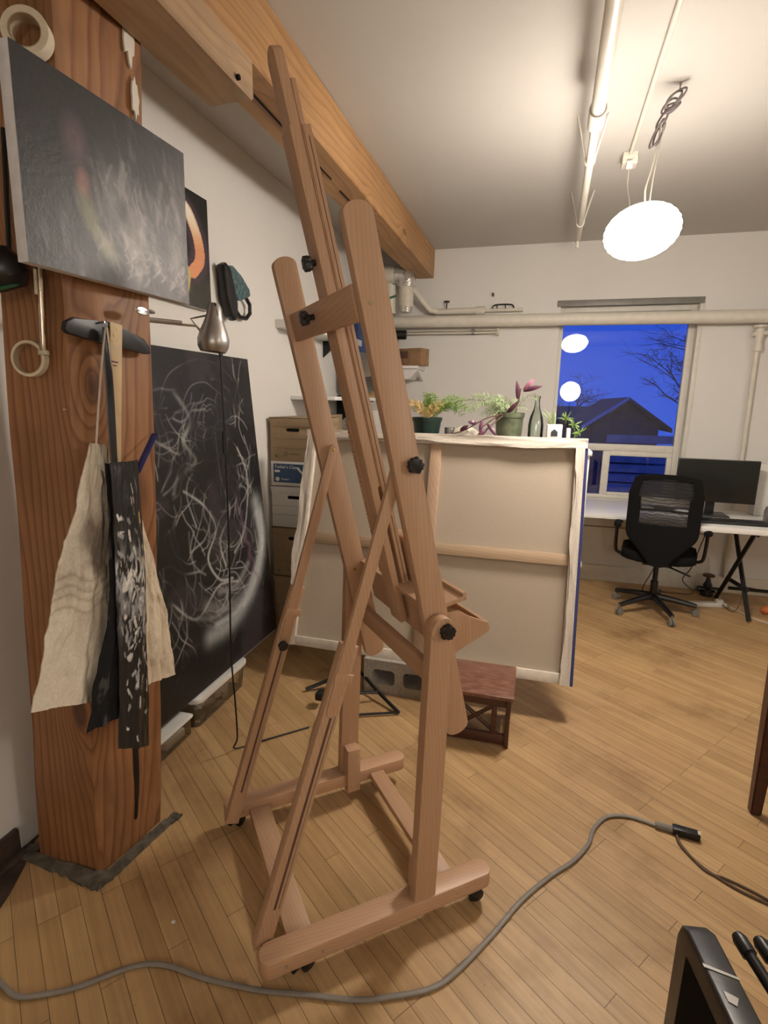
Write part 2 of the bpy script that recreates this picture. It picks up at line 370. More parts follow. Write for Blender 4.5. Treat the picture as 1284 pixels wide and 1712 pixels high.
def box(bm, lo, hi, bev=0.0, seg=2, M4=None):
    r = bmesh.ops.create_cube(bm, size=1.0)
    c = [(a+b)/2 for a, b in zip(lo, hi)]; s = [abs(b-a) for a, b in zip(lo, hi)]
    vs = r['verts']
    for v in vs: v.co = Vector((v.co.x*s[0]+c[0], v.co.y*s[1]+c[1], v.co.z*s[2]+c[2]))
    if bev > 0:
        es = {e for v in vs for e in v.link_edges}
        rr = bmesh.ops.bevel(bm, geom=list(es), offset=min(bev, min(s)*0.45), segments=seg, affect='EDGES', profile=0.5)
        vs = list({v for f in rr['faces'] for v in f.verts} | {v for v in vs if v.is_valid})
    if M4 is not None:
        for v in vs: v.co = M4 @ v.co
    return vs
def prism(bm, pts, o, ax, ay, az, t, bev=0.0, seg=2):
    """outline pts (a,b) in plane (ax,ay) through o, extruded by t along az"""
    o, ax, ay, az = map(Vector, (o, ax, ay, az))
    lo = [bm.verts.new(o+ax*p[0]+ay*p[1]) for p in pts]; hi = [bm.verts.new(o+ax*p[0]+ay*p[1]+az*t) for p in pts]
    n = len(pts); fs = [bm.faces.new(lo), bm.faces.new(hi[::-1])]
    for i in range(n): fs.append(bm.faces.new([lo[i], hi[i], hi[(i+1) % n], lo[(i+1) % n]]))
    if bev > 0:
        bmesh.ops.bevel(bm, geom=list(fs[0].edges)+list(fs[1].edges), offset=bev, segments=seg, affect='EDGES', profile=0.5)
def ring_pts(a, b, r, up):
    d = (b-a).normalized(); u = d.cross(up)
    if u.length < 1e-4: u = d.cross(Vector((1, 0, 0)))
    u.normalize(); v = u.cross(d); return u, v
def tube(bm, pts, r, n=10, cap=True, closed=False, flat=1.0):
    P = [Vector(p) for p in pts]; m = len(P); rr = r if isinstance(r, (list, tuple)) else [r]*m
    rings = []; prev = None
    for i, p in enumerate(P):
        if closed: d = P[(i+1) % m]-P[i-1]
        else: d = (P[min(i+1, m-1)]-P[max(i-1, 0)])
        d.normalize()
        if prev is None:
            u = d.cross(Vector((0, 0, 1)));
            if u.length < 0.1: u = d.cross(Vector((1, 0, 0)))
        else:
            u = prev-d*prev.dot(d)
            if u.length < 1e-5: u = d.cross(Vector((0, 0, 1)))
        u.normalize(); prev = u; v = u.cross(d)
        rings.append([bm.verts.new(p+(u*math.cos(2*math.pi*k/n)+v*math.sin(2*math.pi*k/n)*flat)*rr[i]) for k in range(n)])
    for i in range(m if closed else m-1):
        A, B = rings[i], rings[(i+1) % m]
        for k in range(n): bm.faces.new([A[k], A[(k+1) % n], B[(k+1) % n], B[k]])
    if cap and not closed:
        bm.faces.new(rings[0][::-1]); bm.faces.new(rings[-1])
def smoothpath(pts, sub=6):
    P = [Vector(p) for p in pts]; out = []
    for i in range(len(P)-1):
        p0 = P[max(i-1, 0)]; p1 = P[i]; p2 = P[i+1]; p3 = P[min(i+2, len(P)-1)]
        for s in range(sub):
            t = s/sub
            out.append(0.5*((2*p1)+(p2-p0)*t+(2*p0-5*p1+4*p2-p3)*t*t+(3*p1-p0-3*p2+p3)*t**3))
    out.append(P[-1]); return out
def cyl(bm, a, b, r, n=20, r2=None, cap=True): tube(bm, [a, b], [r, r if r2 is None else r2], n, cap)
def lathe(bm, prof, c=(0, 0, 0), n=28, axis=None, sx=1.0, sy=1.0):
    """profile (r,z) around z; axis gives another direction"""
    c = Vector(c); q = Vector((0, 0, 1)).rotation_difference(Vector(axis).normalized()) if axis else None
    rings = []
    for r, z in prof:
        ring = []
        for k in range(n):
            p = Vector((r*sx*math.cos(2*math.pi*k/n), r*sy*math.sin(2*math.pi*k/n), z))
            if q: p = q @ p
            ring.append(bm.verts.new(c+p))
        rings.append(ring)
    for A, B in zip(rings, rings[1:]):
        for k in range(n): bm.faces.new([A[k], A[(k+1) % n], B[(k+1) % n], B[k]])
    ring = prof[0] == prof[-1]
    if prof[0][0] > 1e-6 and not ring: bm.faces.new(rings[0][::-1])
    if prof[-1][0] > 1e-6 and not ring: bm.faces.new(rings[-1])
    bmesh.ops.remove_doubles(bm, verts=bm.verts, dist=1e-6)
def rounded(w, h, r, n=5, x0=0, y0=0):
    pts = []
    for cx, cy, a in ((w-r, r, -90), (w-r, h-r, 0), (r, h-r, 90), (r, r, 180)):
        for k in range(n+1):
            t = math.radians(a+90*k/n); pts.append((x0+cx+r*math.cos(t), y0+cy+r*math.sin(t)))
    return pts
def capsule_outline(L, w, r0=True, r1=True, n=8, f=0.5):
    """bar from (0) to (L) width w, rounded ends"""
    pts = []
    if r1:
        for k in range(n+1):
            t = math.radians(-90+180*k/n); pts.append((L-w*f+w*f*math.cos(t), w/2*math.sin(t)))
    else: pts += [(L, -w/2), (L, w/2)]
    if r0:
        for k in range(n+1):
            t = math.radians(90+180*k/n); pts.append((w*f+w*f*math.cos(t), w/2*math.sin(t)))
    else: pts += [(0, w/2), (0, -w/2)]
    return pts

# painted grids: colour of every vertex comes from strokes laid down in numpy
def seg_dist(X, Y, pts):
    D = np.full(X.shape, 9.0); 
    for (x0, y0), (x1, y1) in zip(pts, pts[1:]):
        dx, dy = x1-x0, y1-y0; L = dx*dx+dy*dy+1e-12
        t = np.clip(((X-x0)*dx+(Y-y0)*dy)/L, 0, 1)
        D = np.minimum(D, np.hypot(X-x0-t*dx, Y-y0-t*dy))
    return D
def spline2(pts, sub=8):
    return [(p.x, p.y) for p in smoothpath([(a, b, 0) for a, b in pts], sub)]
def fbm(X, Y, seed, sx=3.0, sy=3.0, oct=4):
    rng = np.random.RandomState(seed); out = np.zeros(X.shape); amp = 1.0; tot = 0
    for o in range(oct):
        g = rng.rand(64, 64); fx = (X*sx*2**o) % 63; fy = (Y*sy*2**o) % 63
        ix = fx.astype(int); iy = fy.astype(int); tx = fx-ix; ty = fy-iy
        tx = tx*tx*(3-2*tx); ty = ty*ty*(3-2*ty)
        a = g[ix, iy]*(1-tx)+g[ix+1, iy]*tx; b = g[ix, iy+1]*(1-tx)+g[ix+1, iy+1]*tx
        out += amp*(a*(1-ty)+b*ty); tot += amp; amp *= 0.5
    return out/tot
def lay(C, mask, col):
    return C*(1-mask[..., None])+np.array(col)[None, None]*mask[..., None]
def paint_grid(name, nx, ny, posfn, colfn, mat, parent=None, thick=None):
    xs = np.linspace(0, 1, nx); ys = np.linspace(0, 1, ny); X, Y = np.meshgrid(xs, ys, indexing='ij')
    P = posfn(X, Y).reshape(-1, 3); Cc = np.clip(colfn(X, Y), 0, 1).reshape(-1, 3)
    idx = np.arange(nx*ny).reshape(nx, ny)
    F = np.stack([idx[:-1, :-1], idx[1:, :-1], idx[1:, 1:], idx[:-1, 1:]], -1).reshape(-1, 4)
    if thick is not None:   # closed slab: second sheet behind plus a rim
        T = np.array(thick)[None]; n0 = len(P); P = np.concatenate([P, P+T]); Cc = np.concatenate([Cc, Cc*0.8])
        rim = np.concatenate([idx[:, 0], idx[-1, 1:], idx[-2::-1, -1], idx[0, -2:0:-1]])
        R2 = np.roll(rim, -1); Fr = np.stack([rim, R2, R2+n0, rim+n0], -1)
        F = np.concatenate([F, F[:, ::-1]+n0, Fr])
    me = bpy.data.meshes.new(name); me.from_pydata(P.tolist(), [], F.tolist()); me.update()
    at = me.color_attributes.new('paint', 'FLOAT_COLOR', 'POINT')
    at.data.foreach_set('color', np.concatenate([Cc, np.ones((len(Cc), 1))], 1).astype(np.float32).ravel())
    me.materials.append(M[mat]); me.polygons.foreach_set('use_smooth', [True]*len(me.polygons)); me.set_sharp_from_angle(angle=math.radians(50))
    o = bpy.data.objects.new(name, me); COL.objects.link(o)
    if parent is not None:
        o.parent = parent; b, local = BASE[parent.name]
        if not local: me.transform(Matrix.Translation(-b))
    return o
def text_mesh(name, s, size, origin, ex, ey, mat, parent, thick=0.0006):
    cu = bpy.data.curves.new(name, 'FONT'); cu.body = s; cu.size = size; cu.extrude = thick
    to = bpy.data.objects.new(name, cu); COL.objects.link(to)
    bpy.context.view_layer.update()
    me = bpy.data.meshes.new_from_object(to.evaluated_get(bpy.context.evaluated_depsgraph_get()))
    bpy.data.objects.remove(to)
    ex = Vector(ex).normalized(); ey = Vector(ey).normalized(); ez = ex.cross(ey)
    mt = Matrix((( ex.x, ey.x, ez.x, origin[0]), (ex.y, ey.y, ez.y, origin[1]), (ex.z, ey.z, ez.z, origin[2]), (0, 0, 0, 1)))
    me.transform(mt); me.materials.clear(); me.materials.append(M[mat])
    o = bpy.data.objects.new(name, me); COL.objects.link(o); o.parent = parent
    root = parent
    while root.parent is not None: root = root.parent
    me.transform(Matrix.Translation(-BASE[root.name][0])); return o

# ================================================================== THE ROOM
XL, XR, YF, YB, ZC = -1.62, 3.6, 5.0, -3.6, 2.85
bm = NB(); box(bm, (XL-.2, YB-.2, -.12), (XR+.2, YF+.25, 0)); struct('floor', bm, 'floor', smooth=False)
bm = NB(); box(bm, (XL-.2, YB-.2, ZC), (XR+.2, YF+.25, ZC+.12)); struct('ceiling', bm, 'ceil', smooth=False)
bm = NB(); box(bm, (XL-.15, YB-.15, 0), (XL, YF+.2, ZC)); struct('wall_left', bm, 'wall', smooth=False)
bm = NB(); box(bm, (XR, YB-.15, 0), (XR+.15, YF+.2, ZC)); struct('wall_right', bm, 'wall', smooth=False)
bm = NB(); box(bm, (XL, YB-.15, 0), (XR, YB, ZC)); struct('wall_back', bm, 'wall', smooth=False)
WX0, WX1, WZ0, WZ1 = 0.125, 1.175, 0.74, 2.345
bm = NB()
box(bm, (XL, YF, 0), (WX0, YF+.2, ZC)); box(bm, (WX1, YF, 0), (XR, YF+.2, ZC))
box(bm, (WX0, YF, 0), (WX1, YF+.2, WZ0)); box(bm, (WX0, YF, WZ1), (WX1, YF+.2, ZC))
struct('wall_far', bm, 'wall', smooth=False)
bm = NB(); box(bm, (XL, YF-.02, 0), (XR, YF, .14), .004); struct('baseboard_far', bm, 'pipe')
bm = NB(); box(bm, (XL, YB, 0), (XL+.02, 1.19, .10), .004); box(bm, (XL, 1.48, 0), (XL+.02, 1.9, .10), .004); struct('baseboard_left', bm, 'basebd')
bm = NB(); box(bm, (XL, YB, 0), (XL+.045, 1.19, .022), .006); struct('trim_1', bm, 'basebd')
bm = NB(); box(bm, (WX0-.03, YF-.012, WZ1), (WX1+.03, YF+.02, WZ1+.05), .003); struct('trim_2', bm, 'grey')
bm = NB(); box(bm, (WX1, YF-.012, WZ0), (WX1+.035, YF+.004, WZ1), .003); struct('trim_3', bm, 'frame')
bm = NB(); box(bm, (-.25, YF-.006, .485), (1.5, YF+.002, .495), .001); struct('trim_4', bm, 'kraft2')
bm = NB(); prism(bm, [(-1.618, 1.30), (-1.618, .60), (-1.44, .90), (-1.50, 1.06), (-1.548, 1.155), (-1.60, 1.21)], (0, 0, 0), (1, 0, 0), (0, 1, 0), (0, 0, 1), .004, .001); struct('dark_floor_patch', bm, 'basebd')  # thin dark patch on the floor between wall and post
# window
win = struct('window_1', (lambda b: (box(b, (WX0, YF+.055, WZ0), (WX0+.035, YF+.10, WZ1), .004),
    box(b, (WX1-.05, YF+.055, WZ0), (WX1, YF+.10, WZ1), .004), box(b, (WX0+.035, YF+.055, WZ1-.04), (WX1-.05, YF+.10, WZ1), .004),
    box(b, (WX0+.035, YF+.05, 1.155), (WX1-.05, YF+.10, 1.215), .005), box(b, (WX0+.035, YF+.055, WZ0), (WX1-.05, YF+.10, WZ0+.03), .004), b)[-1])(NB()), 'frame')
bm = NB(); box(bm, (0.575, YF+.05, WZ0+.03), (0.635, YF+.09, 1.155), .005); box(bm, (0.635, YF+.052, 1.115), (WX1-.05, YF+.09, 1.155), .004)
box(bm, (WX1-.09, YF+.052, WZ0+.03), (WX1-.05, YF+.09, 1.115), .004); box(bm, (0.635, YF+.052, WZ0+.03), (WX1-.09, YF+.09, WZ0+.055), .004)
struct('sash', bm, 'frame', win)
bm = NB(); box(bm, (WX0+.035, YF+.074, 1.215), (WX1-.05, YF+.078, WZ1-.04)); struct('upper_pane', bm, 'pane', win, smooth=False)
bm = NB(); box(bm, (WX0+.035, YF+.074, WZ0+.03), (0.575, YF+.078, 1.155)); struct('left_pane', bm, 'pane', win, smooth=False)
bm = NB(); box(bm, (0.635, YF+.068, WZ0+.055), (WX1-.09, YF+.072, 1.115)); struct('right_pane', bm, 'pane', win, smooth=False)

# timber post, irregular, leaning slightly
def pillar():
    bm = NB(); nz = 60; rings = []
    for i in range(nz+1):
        z = ZC*i/nz
        x0, x1 = -1.54+.063*z, -1.278+.045*z; x1b = -1.247+.072*z-.010*z*z
        y0, y1 = 1.20, 1.46+.008*z
        c = .010
        base = []
        n = 12
        for k in range(n+1): base.append((x0+c+(x1-x0-2*c)*k/n, y0))
        for k in range(n+1): base.append((x1+(x1b-x1)*k/n, y0+c+(y1-y0-2*c)*k/n))
        for k in range(n+1): base.append((x1b-c-(x1b-x0-2*c)*k/n, y1))
        for k in range(n+1): base.append((x0, y1-c-(y1-y0-2*c)*k/n))
        ring = []
        for x, y in base:
            q = mnoise.noise(Vector((x*5, y*5, z*1.2)))*0.010+mnoise.noise(Vector((x*16, y*16, z*3)))*0.004
            d = Vector((x-(x0+x1)/2, y-(y0+y1)/2, 0)).normalized()
            ring.append(bm.verts.new(Vector((x, y, z))+d*q))
        rings.append(ring)
    for A, B in zip(rings, rings[1:]):
        for k in range(len(A)): bm.faces.new([A[k], A[(k+1) % len(A)], B[(k+1) % len(A)], B[k]])
    bm.faces.new(rings[0][::-1]); bm.faces.new(rings[-1]); return bm
t = thing('timber_post', 'rough knotty fir timber post at left with tape rolls and aprons hung on it', 'post', (-1.41, 1.33, 0))
put('post', pillar(), 'fir', t, angle=40)
bm = NB()
random.seed(12)
outer = [(-1.60, 1.215), (-1.575, 1.165), (-1.42, 1.158), (-1.30, 1.145), (-1.245, 1.140), (-1.225, 1.20), (-1.21, 1.32), (-1.195, 1.44), (-1.18, 1.49)]
inner = [(-1.215, 1.49), (-1.236, 1.40), (-1.262, 1.21), (-1.30, 1.193), (-1.45, 1.195), (-1.545, 1.198), (-1.56, 1.25)]
ring = []
for A_, B_ in zip(outer+inner, (outer+inner)[1:]+outer[:1]):
    for k in range(6):
        f_ = k/6; ring.append((A_[0]+(B_[0]-A_[0])*f_+random.uniform(-.004, .004), A_[1]+(B_[1]-A_[1])*f_+random.uniform(-.004, .004)))
prism(bm, ring, (0, 0, 0), (1, 0, 0), (0, 1, 0), (0, 0, 1), .013)
put('mortar_skirt', bm, 'grime', t)
bm = NB()   # flakes of white paint left on the post's far edge
for z0, z1, y0, y1 in ((2.42, 2.62, 1.405, 1.444), (2.30, 2.41, 1.42, 1.447), (2.14, 2.24, 1.425, 1.447), (2.00, 2.08, 1.435, 1.447), (2.09, 2.13, 1.39, 1.42), (2.66, 2.80, 1.40, 1.444), (2.20, 2.225, 1.36, 1.375)):
    n = 9; pts = []
    for k in range(n*2):
        a = 2*math.pi*k/(n*2); j = 0.55+0.6*random.random()
        pts.append(((y0+y1)/2+(y1-y0)/2*math.cos(a)*j, (z0+z1)/2+(z1-z0)/2*math.sin(a)*j))
    zc = (z0+z1)/2; xs = -1.247+.072*zc-.010*zc*zc; prism(bm, [(a-1.44, b-zc) for a, b in pts], (xs-.003, 1.44, zc), (.12, 1, 0), (.03, 0, 1), (1, 0, 0), .0055)
put_each('white_paint_flake', bm, 'pipe', t)
# beam and bolster
def rough_beam(lo, hi, n, seed):
    bm = NB(); L = hi[1]-lo[1]; rings = []
    for i in range(n+1):
        y = lo[1]+L*i/n; ring = []; pts = []
        m = 7; c = .006
        for k in range(m+1): pts.append((lo[0]+c+(hi[0]-lo[0]-2*c)*k/m, lo[2]))
        for k in range(m+1): pts.append((hi[0], lo[2]+c+(hi[2]-lo[2]-2*c)*k/m))
        for k in range(m+1): pts.append((hi[0]-c-(hi[0]-lo[0]-2*c)*k/m, hi[2]))
        for k in range(m+1): pts.append((lo[0], hi[2]-c-(hi[2]-lo[2]-2*c)*k/m))
        for x, z in pts:
            q = mnoise.noise(Vector((x*9+seed, y*2.2, z*9)))*.006
            d = Vector((x-(lo[0]+hi[0])/2, 0, z-(lo[2]+hi[2])/2)).normalized()
            zz = min(z+d.z*q, hi[2]) if abs(z-hi[2]) < 1e-6 else z+d.z*q
            ring.append(bm.verts.new((x+d.x*q, y, zz)))
        rings.append(ring)
    for A, B in zip(rings, rings[1:]):
        for k in range(len(A)): bm.faces.new([A[k], A[(k+1) % len(A)], B[(k+1) % len(A)], B[k]])
    bm.faces.new(rings[0][::-1]); bm.faces.new(rings[-1]); return bm
t = thing('ceiling_beam', 'long fir beam running under the ceiling to the far wall', 'beam', (-1.06, 2.0, 2.616))
put('beam', rough_beam((-1.157, YB, 2.616), (-.967, YF, ZC), 120, 0), 'beam', t, angle=40)
bm = NB(); box(bm, (-1.066, 1.9, 2.611), (-1.060, 2.75, 2.62), .002); box(bm, (-1.075, 2.9, 2.611), (-1.070, 3.6, 2.62), .002)
put_each('drying_crack', bm, 'dark', t)
t = thing('bolster_block', 'short grey-brown timber block bolted under the ceiling beam beside the post', 'beam', (-1.06, 1.3, 2.5))
put('block', rough_beam((-1.126, .3, 2.498), (-.962, 1.79, 2.614), 40, 5), 'bolster', t, angle=40)
bm = NB(); cyl(bm, (-.968, 1.69, 2.512), (-.952, 1.69, 2.512), .008, 12); put('bolt_hole', bm, 'dark', t)

# ================================================================== THE EASEL
AZ = math.radians(40.5); CU, CV = 0.565, 1.464
ub = Vector((math.cos(AZ), math.sin(AZ), 0)); vb = Vector((-math.sin(AZ), math.cos(AZ), 0))
eb = ub*CU+vb*CV
easel = thing('studio_easel', 'tall beech H-frame studio easel on casters, empty, standing mid-room', 'easel', tuple(eb), AZ, local=True)
def E(u, v, z): return Vector((u-CU, v-CV, z))
LEAN = .2335; dn = math.hypot(1, LEAN); D = Vector((-LEAN/dn, 0, 1/dn)); Fv = Vector((1/dn, 0, LEAN/dn))
def easel_bar(name, p0, p1, wdt, v0, v1, mat='beech', r0=True, r1=True, bev=.004, f=.5, parent=easel):
    """flat bar in the u-z plane from p0 to p1 (u,z), thickness v0..v1"""
    a = E(p0[0], v0, p0[1]); b = E(p1[0], v0, p1[1]); d = (b-a); L = d.length; d.normalize()
    n = Vector((d.z, 0, -d.x))
    bm = NB(); prism(bm, capsule_outline(L, wdt, r0, r1, 10, f), a, d, n, (0, 1, 0), v1-v0, bev)
    return put(name, bm, mat, parent)
for v0, v1 in ((1.133, 1.200), (1.728, 1.795)):
    bm = NB(); a = E(.205, (v0+v1)/2, .066)
    prism(bm, capsule_outline(.725, v1-v0, True, True, 8, .42), a, (1, 0, 0), (0, 1, 0), (0, 0, 1), .050, .003)
    rail = put('side_rail', bm, 'beech_u', easel)
    bm = NB()
    for u in (.27, .37, .80):
        for vv in (v0-.0008, v1+.0008): cyl(bm, E(u, vv-.001, .09), E(u, vv+.001, .09), .005, 12)
    put_each('screw_hole', bm, 'core', rail)
for u0, u1 in ((.290, .362), (.765, .825)):
    bm = NB(); box(bm, E(u0, 1.195, .070), E(u1, 1.732, .094), .003); put('cross_piece', bm, 'beech_v', easel)
for v, uu in ((1.166, ((.325, 25), (.868, -15))), (1.762, ((.250, 40), (.80, -15)))):
    for u, rz in uu:
        c = Matrix.Translation(E(u, v, 0)) @ Matrix.Rotation(math.radians(rz), 4, 'Z')
        bm = NB(); box(bm, (-.022, -.018, .060), (.022, .018, .066), .001, 1, c)
        prism(bm, [(-.018, .060), (.014, .060), (.026, .030), (.016, .024), (-.004, .046)], c @ Vector((0, -.0155, 0)), c.to_3x3() @ Vector((1, 0, 0)), (0, 0, 1), c.to_3x3() @ Vector((0, 1, 0)), .004, .001)
        prism(bm, [(-.018, .060), (.014, .060), (.026, .030), (.016, .024), (-.004, .046)], c @ Vector((0, .0115, 0)), c.to_3x3() @ Vector((1, 0, 0)), (0, 0, 1), c.to_3x3() @ Vector((0, 1, 0)), .004, .001)
        cs = put('caster', bm, 'blackmetal', easel)
        bm = NB(); lathe(bm, [(0, -.010), (.018, -.010), (.025, -.006), (.025, .006), (.018, .010), (0, .010)], c @ Vector((.018, 0, .0255)), 20, c.to_3x3() @ Vector((0, 1, 0)))
        put('wheel', bm, 'black', cs)
        bm = NB(); box(bm, (-.046, -.012, .047), (-.012, .012, .055), .003, 2, c); put('brake_pedal', bm, 'black', cs)
# posts with rounded tops, blocks
for v0, v1, bv in ((1.137, 1.173, (1.173, 1.203)), (1.756, 1.791, (1.708, 1.756))):
    pts = [(.652, .114), (.722, .114), (.745, .955)]
    for k in range(11):
        a = math.radians(0+180*k/10); pts.append((.7095+.0355*math.cos(a), .957+.0355*math.sin(a)))
    pts.append((.674, .955))
    bm = NB(); prism(bm, [(p[0]-CU, p[1]) for p in pts], (0, v0-CV, 0), (1, 0, 0), (0, 0, 1), (0, 1, 0), v1-v0, .003)
    put('post', bm, 'beech', easel)
    bm = NB(); box(bm, E(.663, bv[0], .050 if v0 > 1.5 else .094), E(.716, bv[1], .232), .003); bk = put('post_block', bm, 'beech', easel)
    bm = NB(); vv = bv[0] if v0 > 1.5 else bv[1]
    for uu, zz in ((.677, .205), (.702, .205), (.677, .075), (.702, .075)): cyl(bm, E(uu, vv-.001, zz), E(uu, vv+.001, zz), .0035, 10)
    put_each('screw', bm, 'core', bk)
# tilting frame
for v0, v1, q0, q1 in ((1.175, 1.206, (.802, .605), (.4695, 1.972)), (1.720, 1.752, (.782, .605), (.4515, 1.972))):
    easel_bar('tilting_bar', q0, q1, .074, v0, v1, f=.33)
bm = NB(); cyl(bm, E(.506, 1.1735, 1.765), E(.506, 1.176, 1.765), .006, 14); put('bolt', bm, 'core', easel)
for u, v, z in ((.690, 1.7185, .955), (.600, 1.688, 1.388), (.431, 1.243, .745)):
    bm = NB(); lathe(bm, [(0, -.004), (.0045, -.0035), (.006, 0), (.006, .003), (0, .003)], E(u, v, z), 14, (0, 1, 0)); put('bolt', bm, 'brass', easel)
# crossbars between the bars
def tilted_box(name, u, z, du, dz, v0, v1, mat='beech_v', bev=.003, parent=easel):
    """du across (front direction), dz along the lean, centred at (u,z)"""
    Mx = Matrix(((Fv.x, 0, D.x, u-CU), (0, 1, 0, 0), (Fv.z, 0, D.z, z), (0, 0, 0, 1)))
    bm = NB(); box(bm, (-du/2, v0-CV, -dz/2), (du/2, v1-CV, dz/2), bev, 2, Mx); return put(name, bm, mat, parent)
tilted_box('upper_crossbar', .488, 1.768, .022, .082, 1.206, 1.745)
tilted_box('lower_crossbar', .728, .785, .022, .078, 1.206, 1.720)
# telescoping back struts: lower channel with slot + upper slat
for v0, v1 in ((1.206, 1.240), (1.690, 1.722)):
    s = easel_bar('lower_strut', (.222, .085), (.476, .925), .046, v0, v1, r0=False, r1=False, bev=.003)
    d = Vector((.254, 0, .84)).normalized(); n = Vector((d.z, 0, -d.x))
    bm = NB(); a = E(.258, v0-.0006, .20); prism(bm, capsule_outline(.56, .007, True, True, 6), a, d, n, (0, 1, 0), .002, 0); put('slot', bm, 'stem', s)  # dark inlay: the slot's inner shade put into colour
    bm = NB(); a = E(.262, v0-.0012, .20)+n*.007; prism(bm, [(0, 0), (.56, 0), (.56, .0025), (0, .0025)], a, d, n, (0, 1, 0), .003, 0); put('metal_edge_strip', bm, 'steel', s)
    bm = NB(); a = E(.455, v0-.006, .84); prism(bm, [(-.012, -.026), (.012, -.026), (.012, .026), (-.012, .026)], a, d, n, (0, 1, 0), .008, .002); put('guide_clip', bm, 'beech', s)
    easel_bar('upper_strut', (.418, .735), (.605, 1.405), .030, v0-.004, v0+.012, bev=.002)
# mast: grooved channel, sliding top, ratchet
def mu(z): return .760-.2528*(z-.865)
md = Vector((-.2528, 0, 1)).normalized(); mf = Vector((md.z, 0, -md.x))
def mast_piece(name, z0, z1, a0, a1, v0, v1, mat='beech', bev=.002, parent=easel, rtop=False):
    a = E(mu(z0), v0, z0); b = E(mu(z1), v0, z1); L = (b-a).length
    if rtop:   # rounded in v at the top
        bm = NB(); w = v1-v0; pts = [(0, 0), (w, 0)]
        for k in range(9):
            t = math.radians(180*k/8); pts.append((w/2+w/2*math.cos(t), L-w/2+w/2*math.sin(t)))
        prism(bm, pts, a+mf*a0, (0, 1, 0), md, mf, a1-a0, bev)
    else:
        bm = NB(); prism(bm, [(0, a0), (L, a0), (L, a1), (0, a1)], a, md, mf, (0, 1, 0), v1-v0, bev)
    return put(name, bm, mat, parent)
mast_piece('mast', .865, 2.205, -.027, -.005, 1.428, 1.502)
mast_piece('mast', .865, 2.205, -.005, .010, 1.452, 1.490)
mast_piece('mast', .93, 2.205, .007, .029, 1.428, 1.502)
mast_piece('sliding_top', 1.30, 2.375, -.022, .004, 1.434, 1.496, rtop=True)
mast_piece('sliding_top', 1.30, 2.30, .004, .017, 1.432, 1.498)
s = mast_piece('groove_shade_line', .95, 2.18, .017, .019, 1.4272, 1.43, 'stem', 0)  # dark line painting the shade of a second groove
mast_piece('groove_shade_fill', .95, 2.19, -.001, .003, 1.446, 1.453, 'stem', .001)  # dark brown fill, groove shade deepened by colour
bm = NB(); pts = []; zz0, zz1, n = 1.02, 1.50, 44
for i in range(n):
    L = (zz1-zz0)/md.z; x = L*i/n; pts += [(x, -.031), (x+L/n*.8, -.034)]
pts += [(L, -.024), (0, -.024)]
prism(bm, pts, E(mu(zz0), 1.478, zz0), md, mf, (0, 1, 0), .022, 0); put('ratchet_strip', bm, 'beech', easel)
# carriage block, canvas ledge and sliding tray, built in the leaning frame
tilted_box('carriage_block', .762, 1.070, .030, .155, 1.420, 1.500, 'beech')
def tray_profile(name, pts, v0, v1, t=.012, mat='beech_v', parent=easel):
    bm = NB(); return bm
def plate(bm, p, q, t, v0, v1, bev=.002):
    a = E(p[0], v0, p[1]); b = E(q[0], v0, q[1]); d = b-a; L = d.length; d.normalize(); n = Vector((d.z, 0, -d.x))
    prism(bm, [(0, -t/2), (L, -t/2), (L, t/2), (0, t/2)], a, d, n, (0, 1, 0), v1-v0, bev)
bm = NB()
plate(bm, (.714, .979), (.828, .985+.086*LEAN), .013, 1.215, 1.725)
plate(bm, (.828, .985+.086*LEAN-.008), (.823, .985+.086*LEAN+.016), .012, 1.215, 1.725)
put('canvas_ledge', bm, 'beech_v', easel)
bm = NB(); plate(bm, (.748, .965), (.778, .842), .012, 1.212, 1.728); put('tray_back', bm, 'beech_v', easel)
bm = NB(); plate(bm, (.778, .848), (.905, .905), .008, 1.212, 1.728); plate(bm, (.905, .898), (.899, .925), .010, 1.212, 1.728); put('paint_tray', bm, 'beech_v', easel)
for v0 in (1.203, 1.728):
    bm = NB(); prism(bm, [(x-CU, z) for x, z in ((.752, .972), (.800, .975), (.838, .948), (.903, .924), (.912, .902), (.906, .893), (.776, .838))], (0, v0-CV, 0), (1, 0, 0), (0, 0, 1), (0, 1, 0), .010, .002)
    put('tray_end', bm, 'beech', easel)
tilted_box('upper_tray_stop', .790, 1.035, .060, .012, 1.36, 1.56, 'beech_v')
# star knobs
def knob(u, v, z, ax, r=.021, h=.020, stemlen=.018):
    ax = Vector(ax).normalized(); t1 = ax.orthogonal().normalized(); t2 = ax.cross(t1); c = E(u, v, z)
    pts = []
    for k in range(30):
        a = 2*math.pi*k/30; rr = r*(1-.30*(0.5-0.5*math.cos(5*a))); pts.append((rr*math.cos(a), rr*math.sin(a)))
    bm = NB(); prism(bm, pts, c+ax*stemlen, t1, t2, ax, h, .004); k_ = put('star_knob', bm, 'black', easel)
    bm = NB(); cyl(bm, c-ax*.002, c+ax*(stemlen+.003), .008, 14); put('threaded_stem', bm, 'blackmetal', k_)
knob(.625, 1.175, 1.395, (0, -1, 0), .023, .016, .006)
knob(.716, 1.137, .957, (0, -1, 0), .023, .018, .004)
knob(.414, 1.690, .729, (0, -1, 0), .018, .016, .006)
knob(mu(1.905)-.022, 1.465, 1.905, -mf)
knob(.476, 1.50, 1.772, -Fv)
knob(.772, 1.44, 1.125, (1, -.1, .2), .019, .016, .008)
# washer boss behind the pivot knob
bm = NB(); cyl(bm, E(.708, 1.1375, .957), E(.708, 1.134, .957), .034, 30); put('pivot_boss', bm, 'beech', easel)

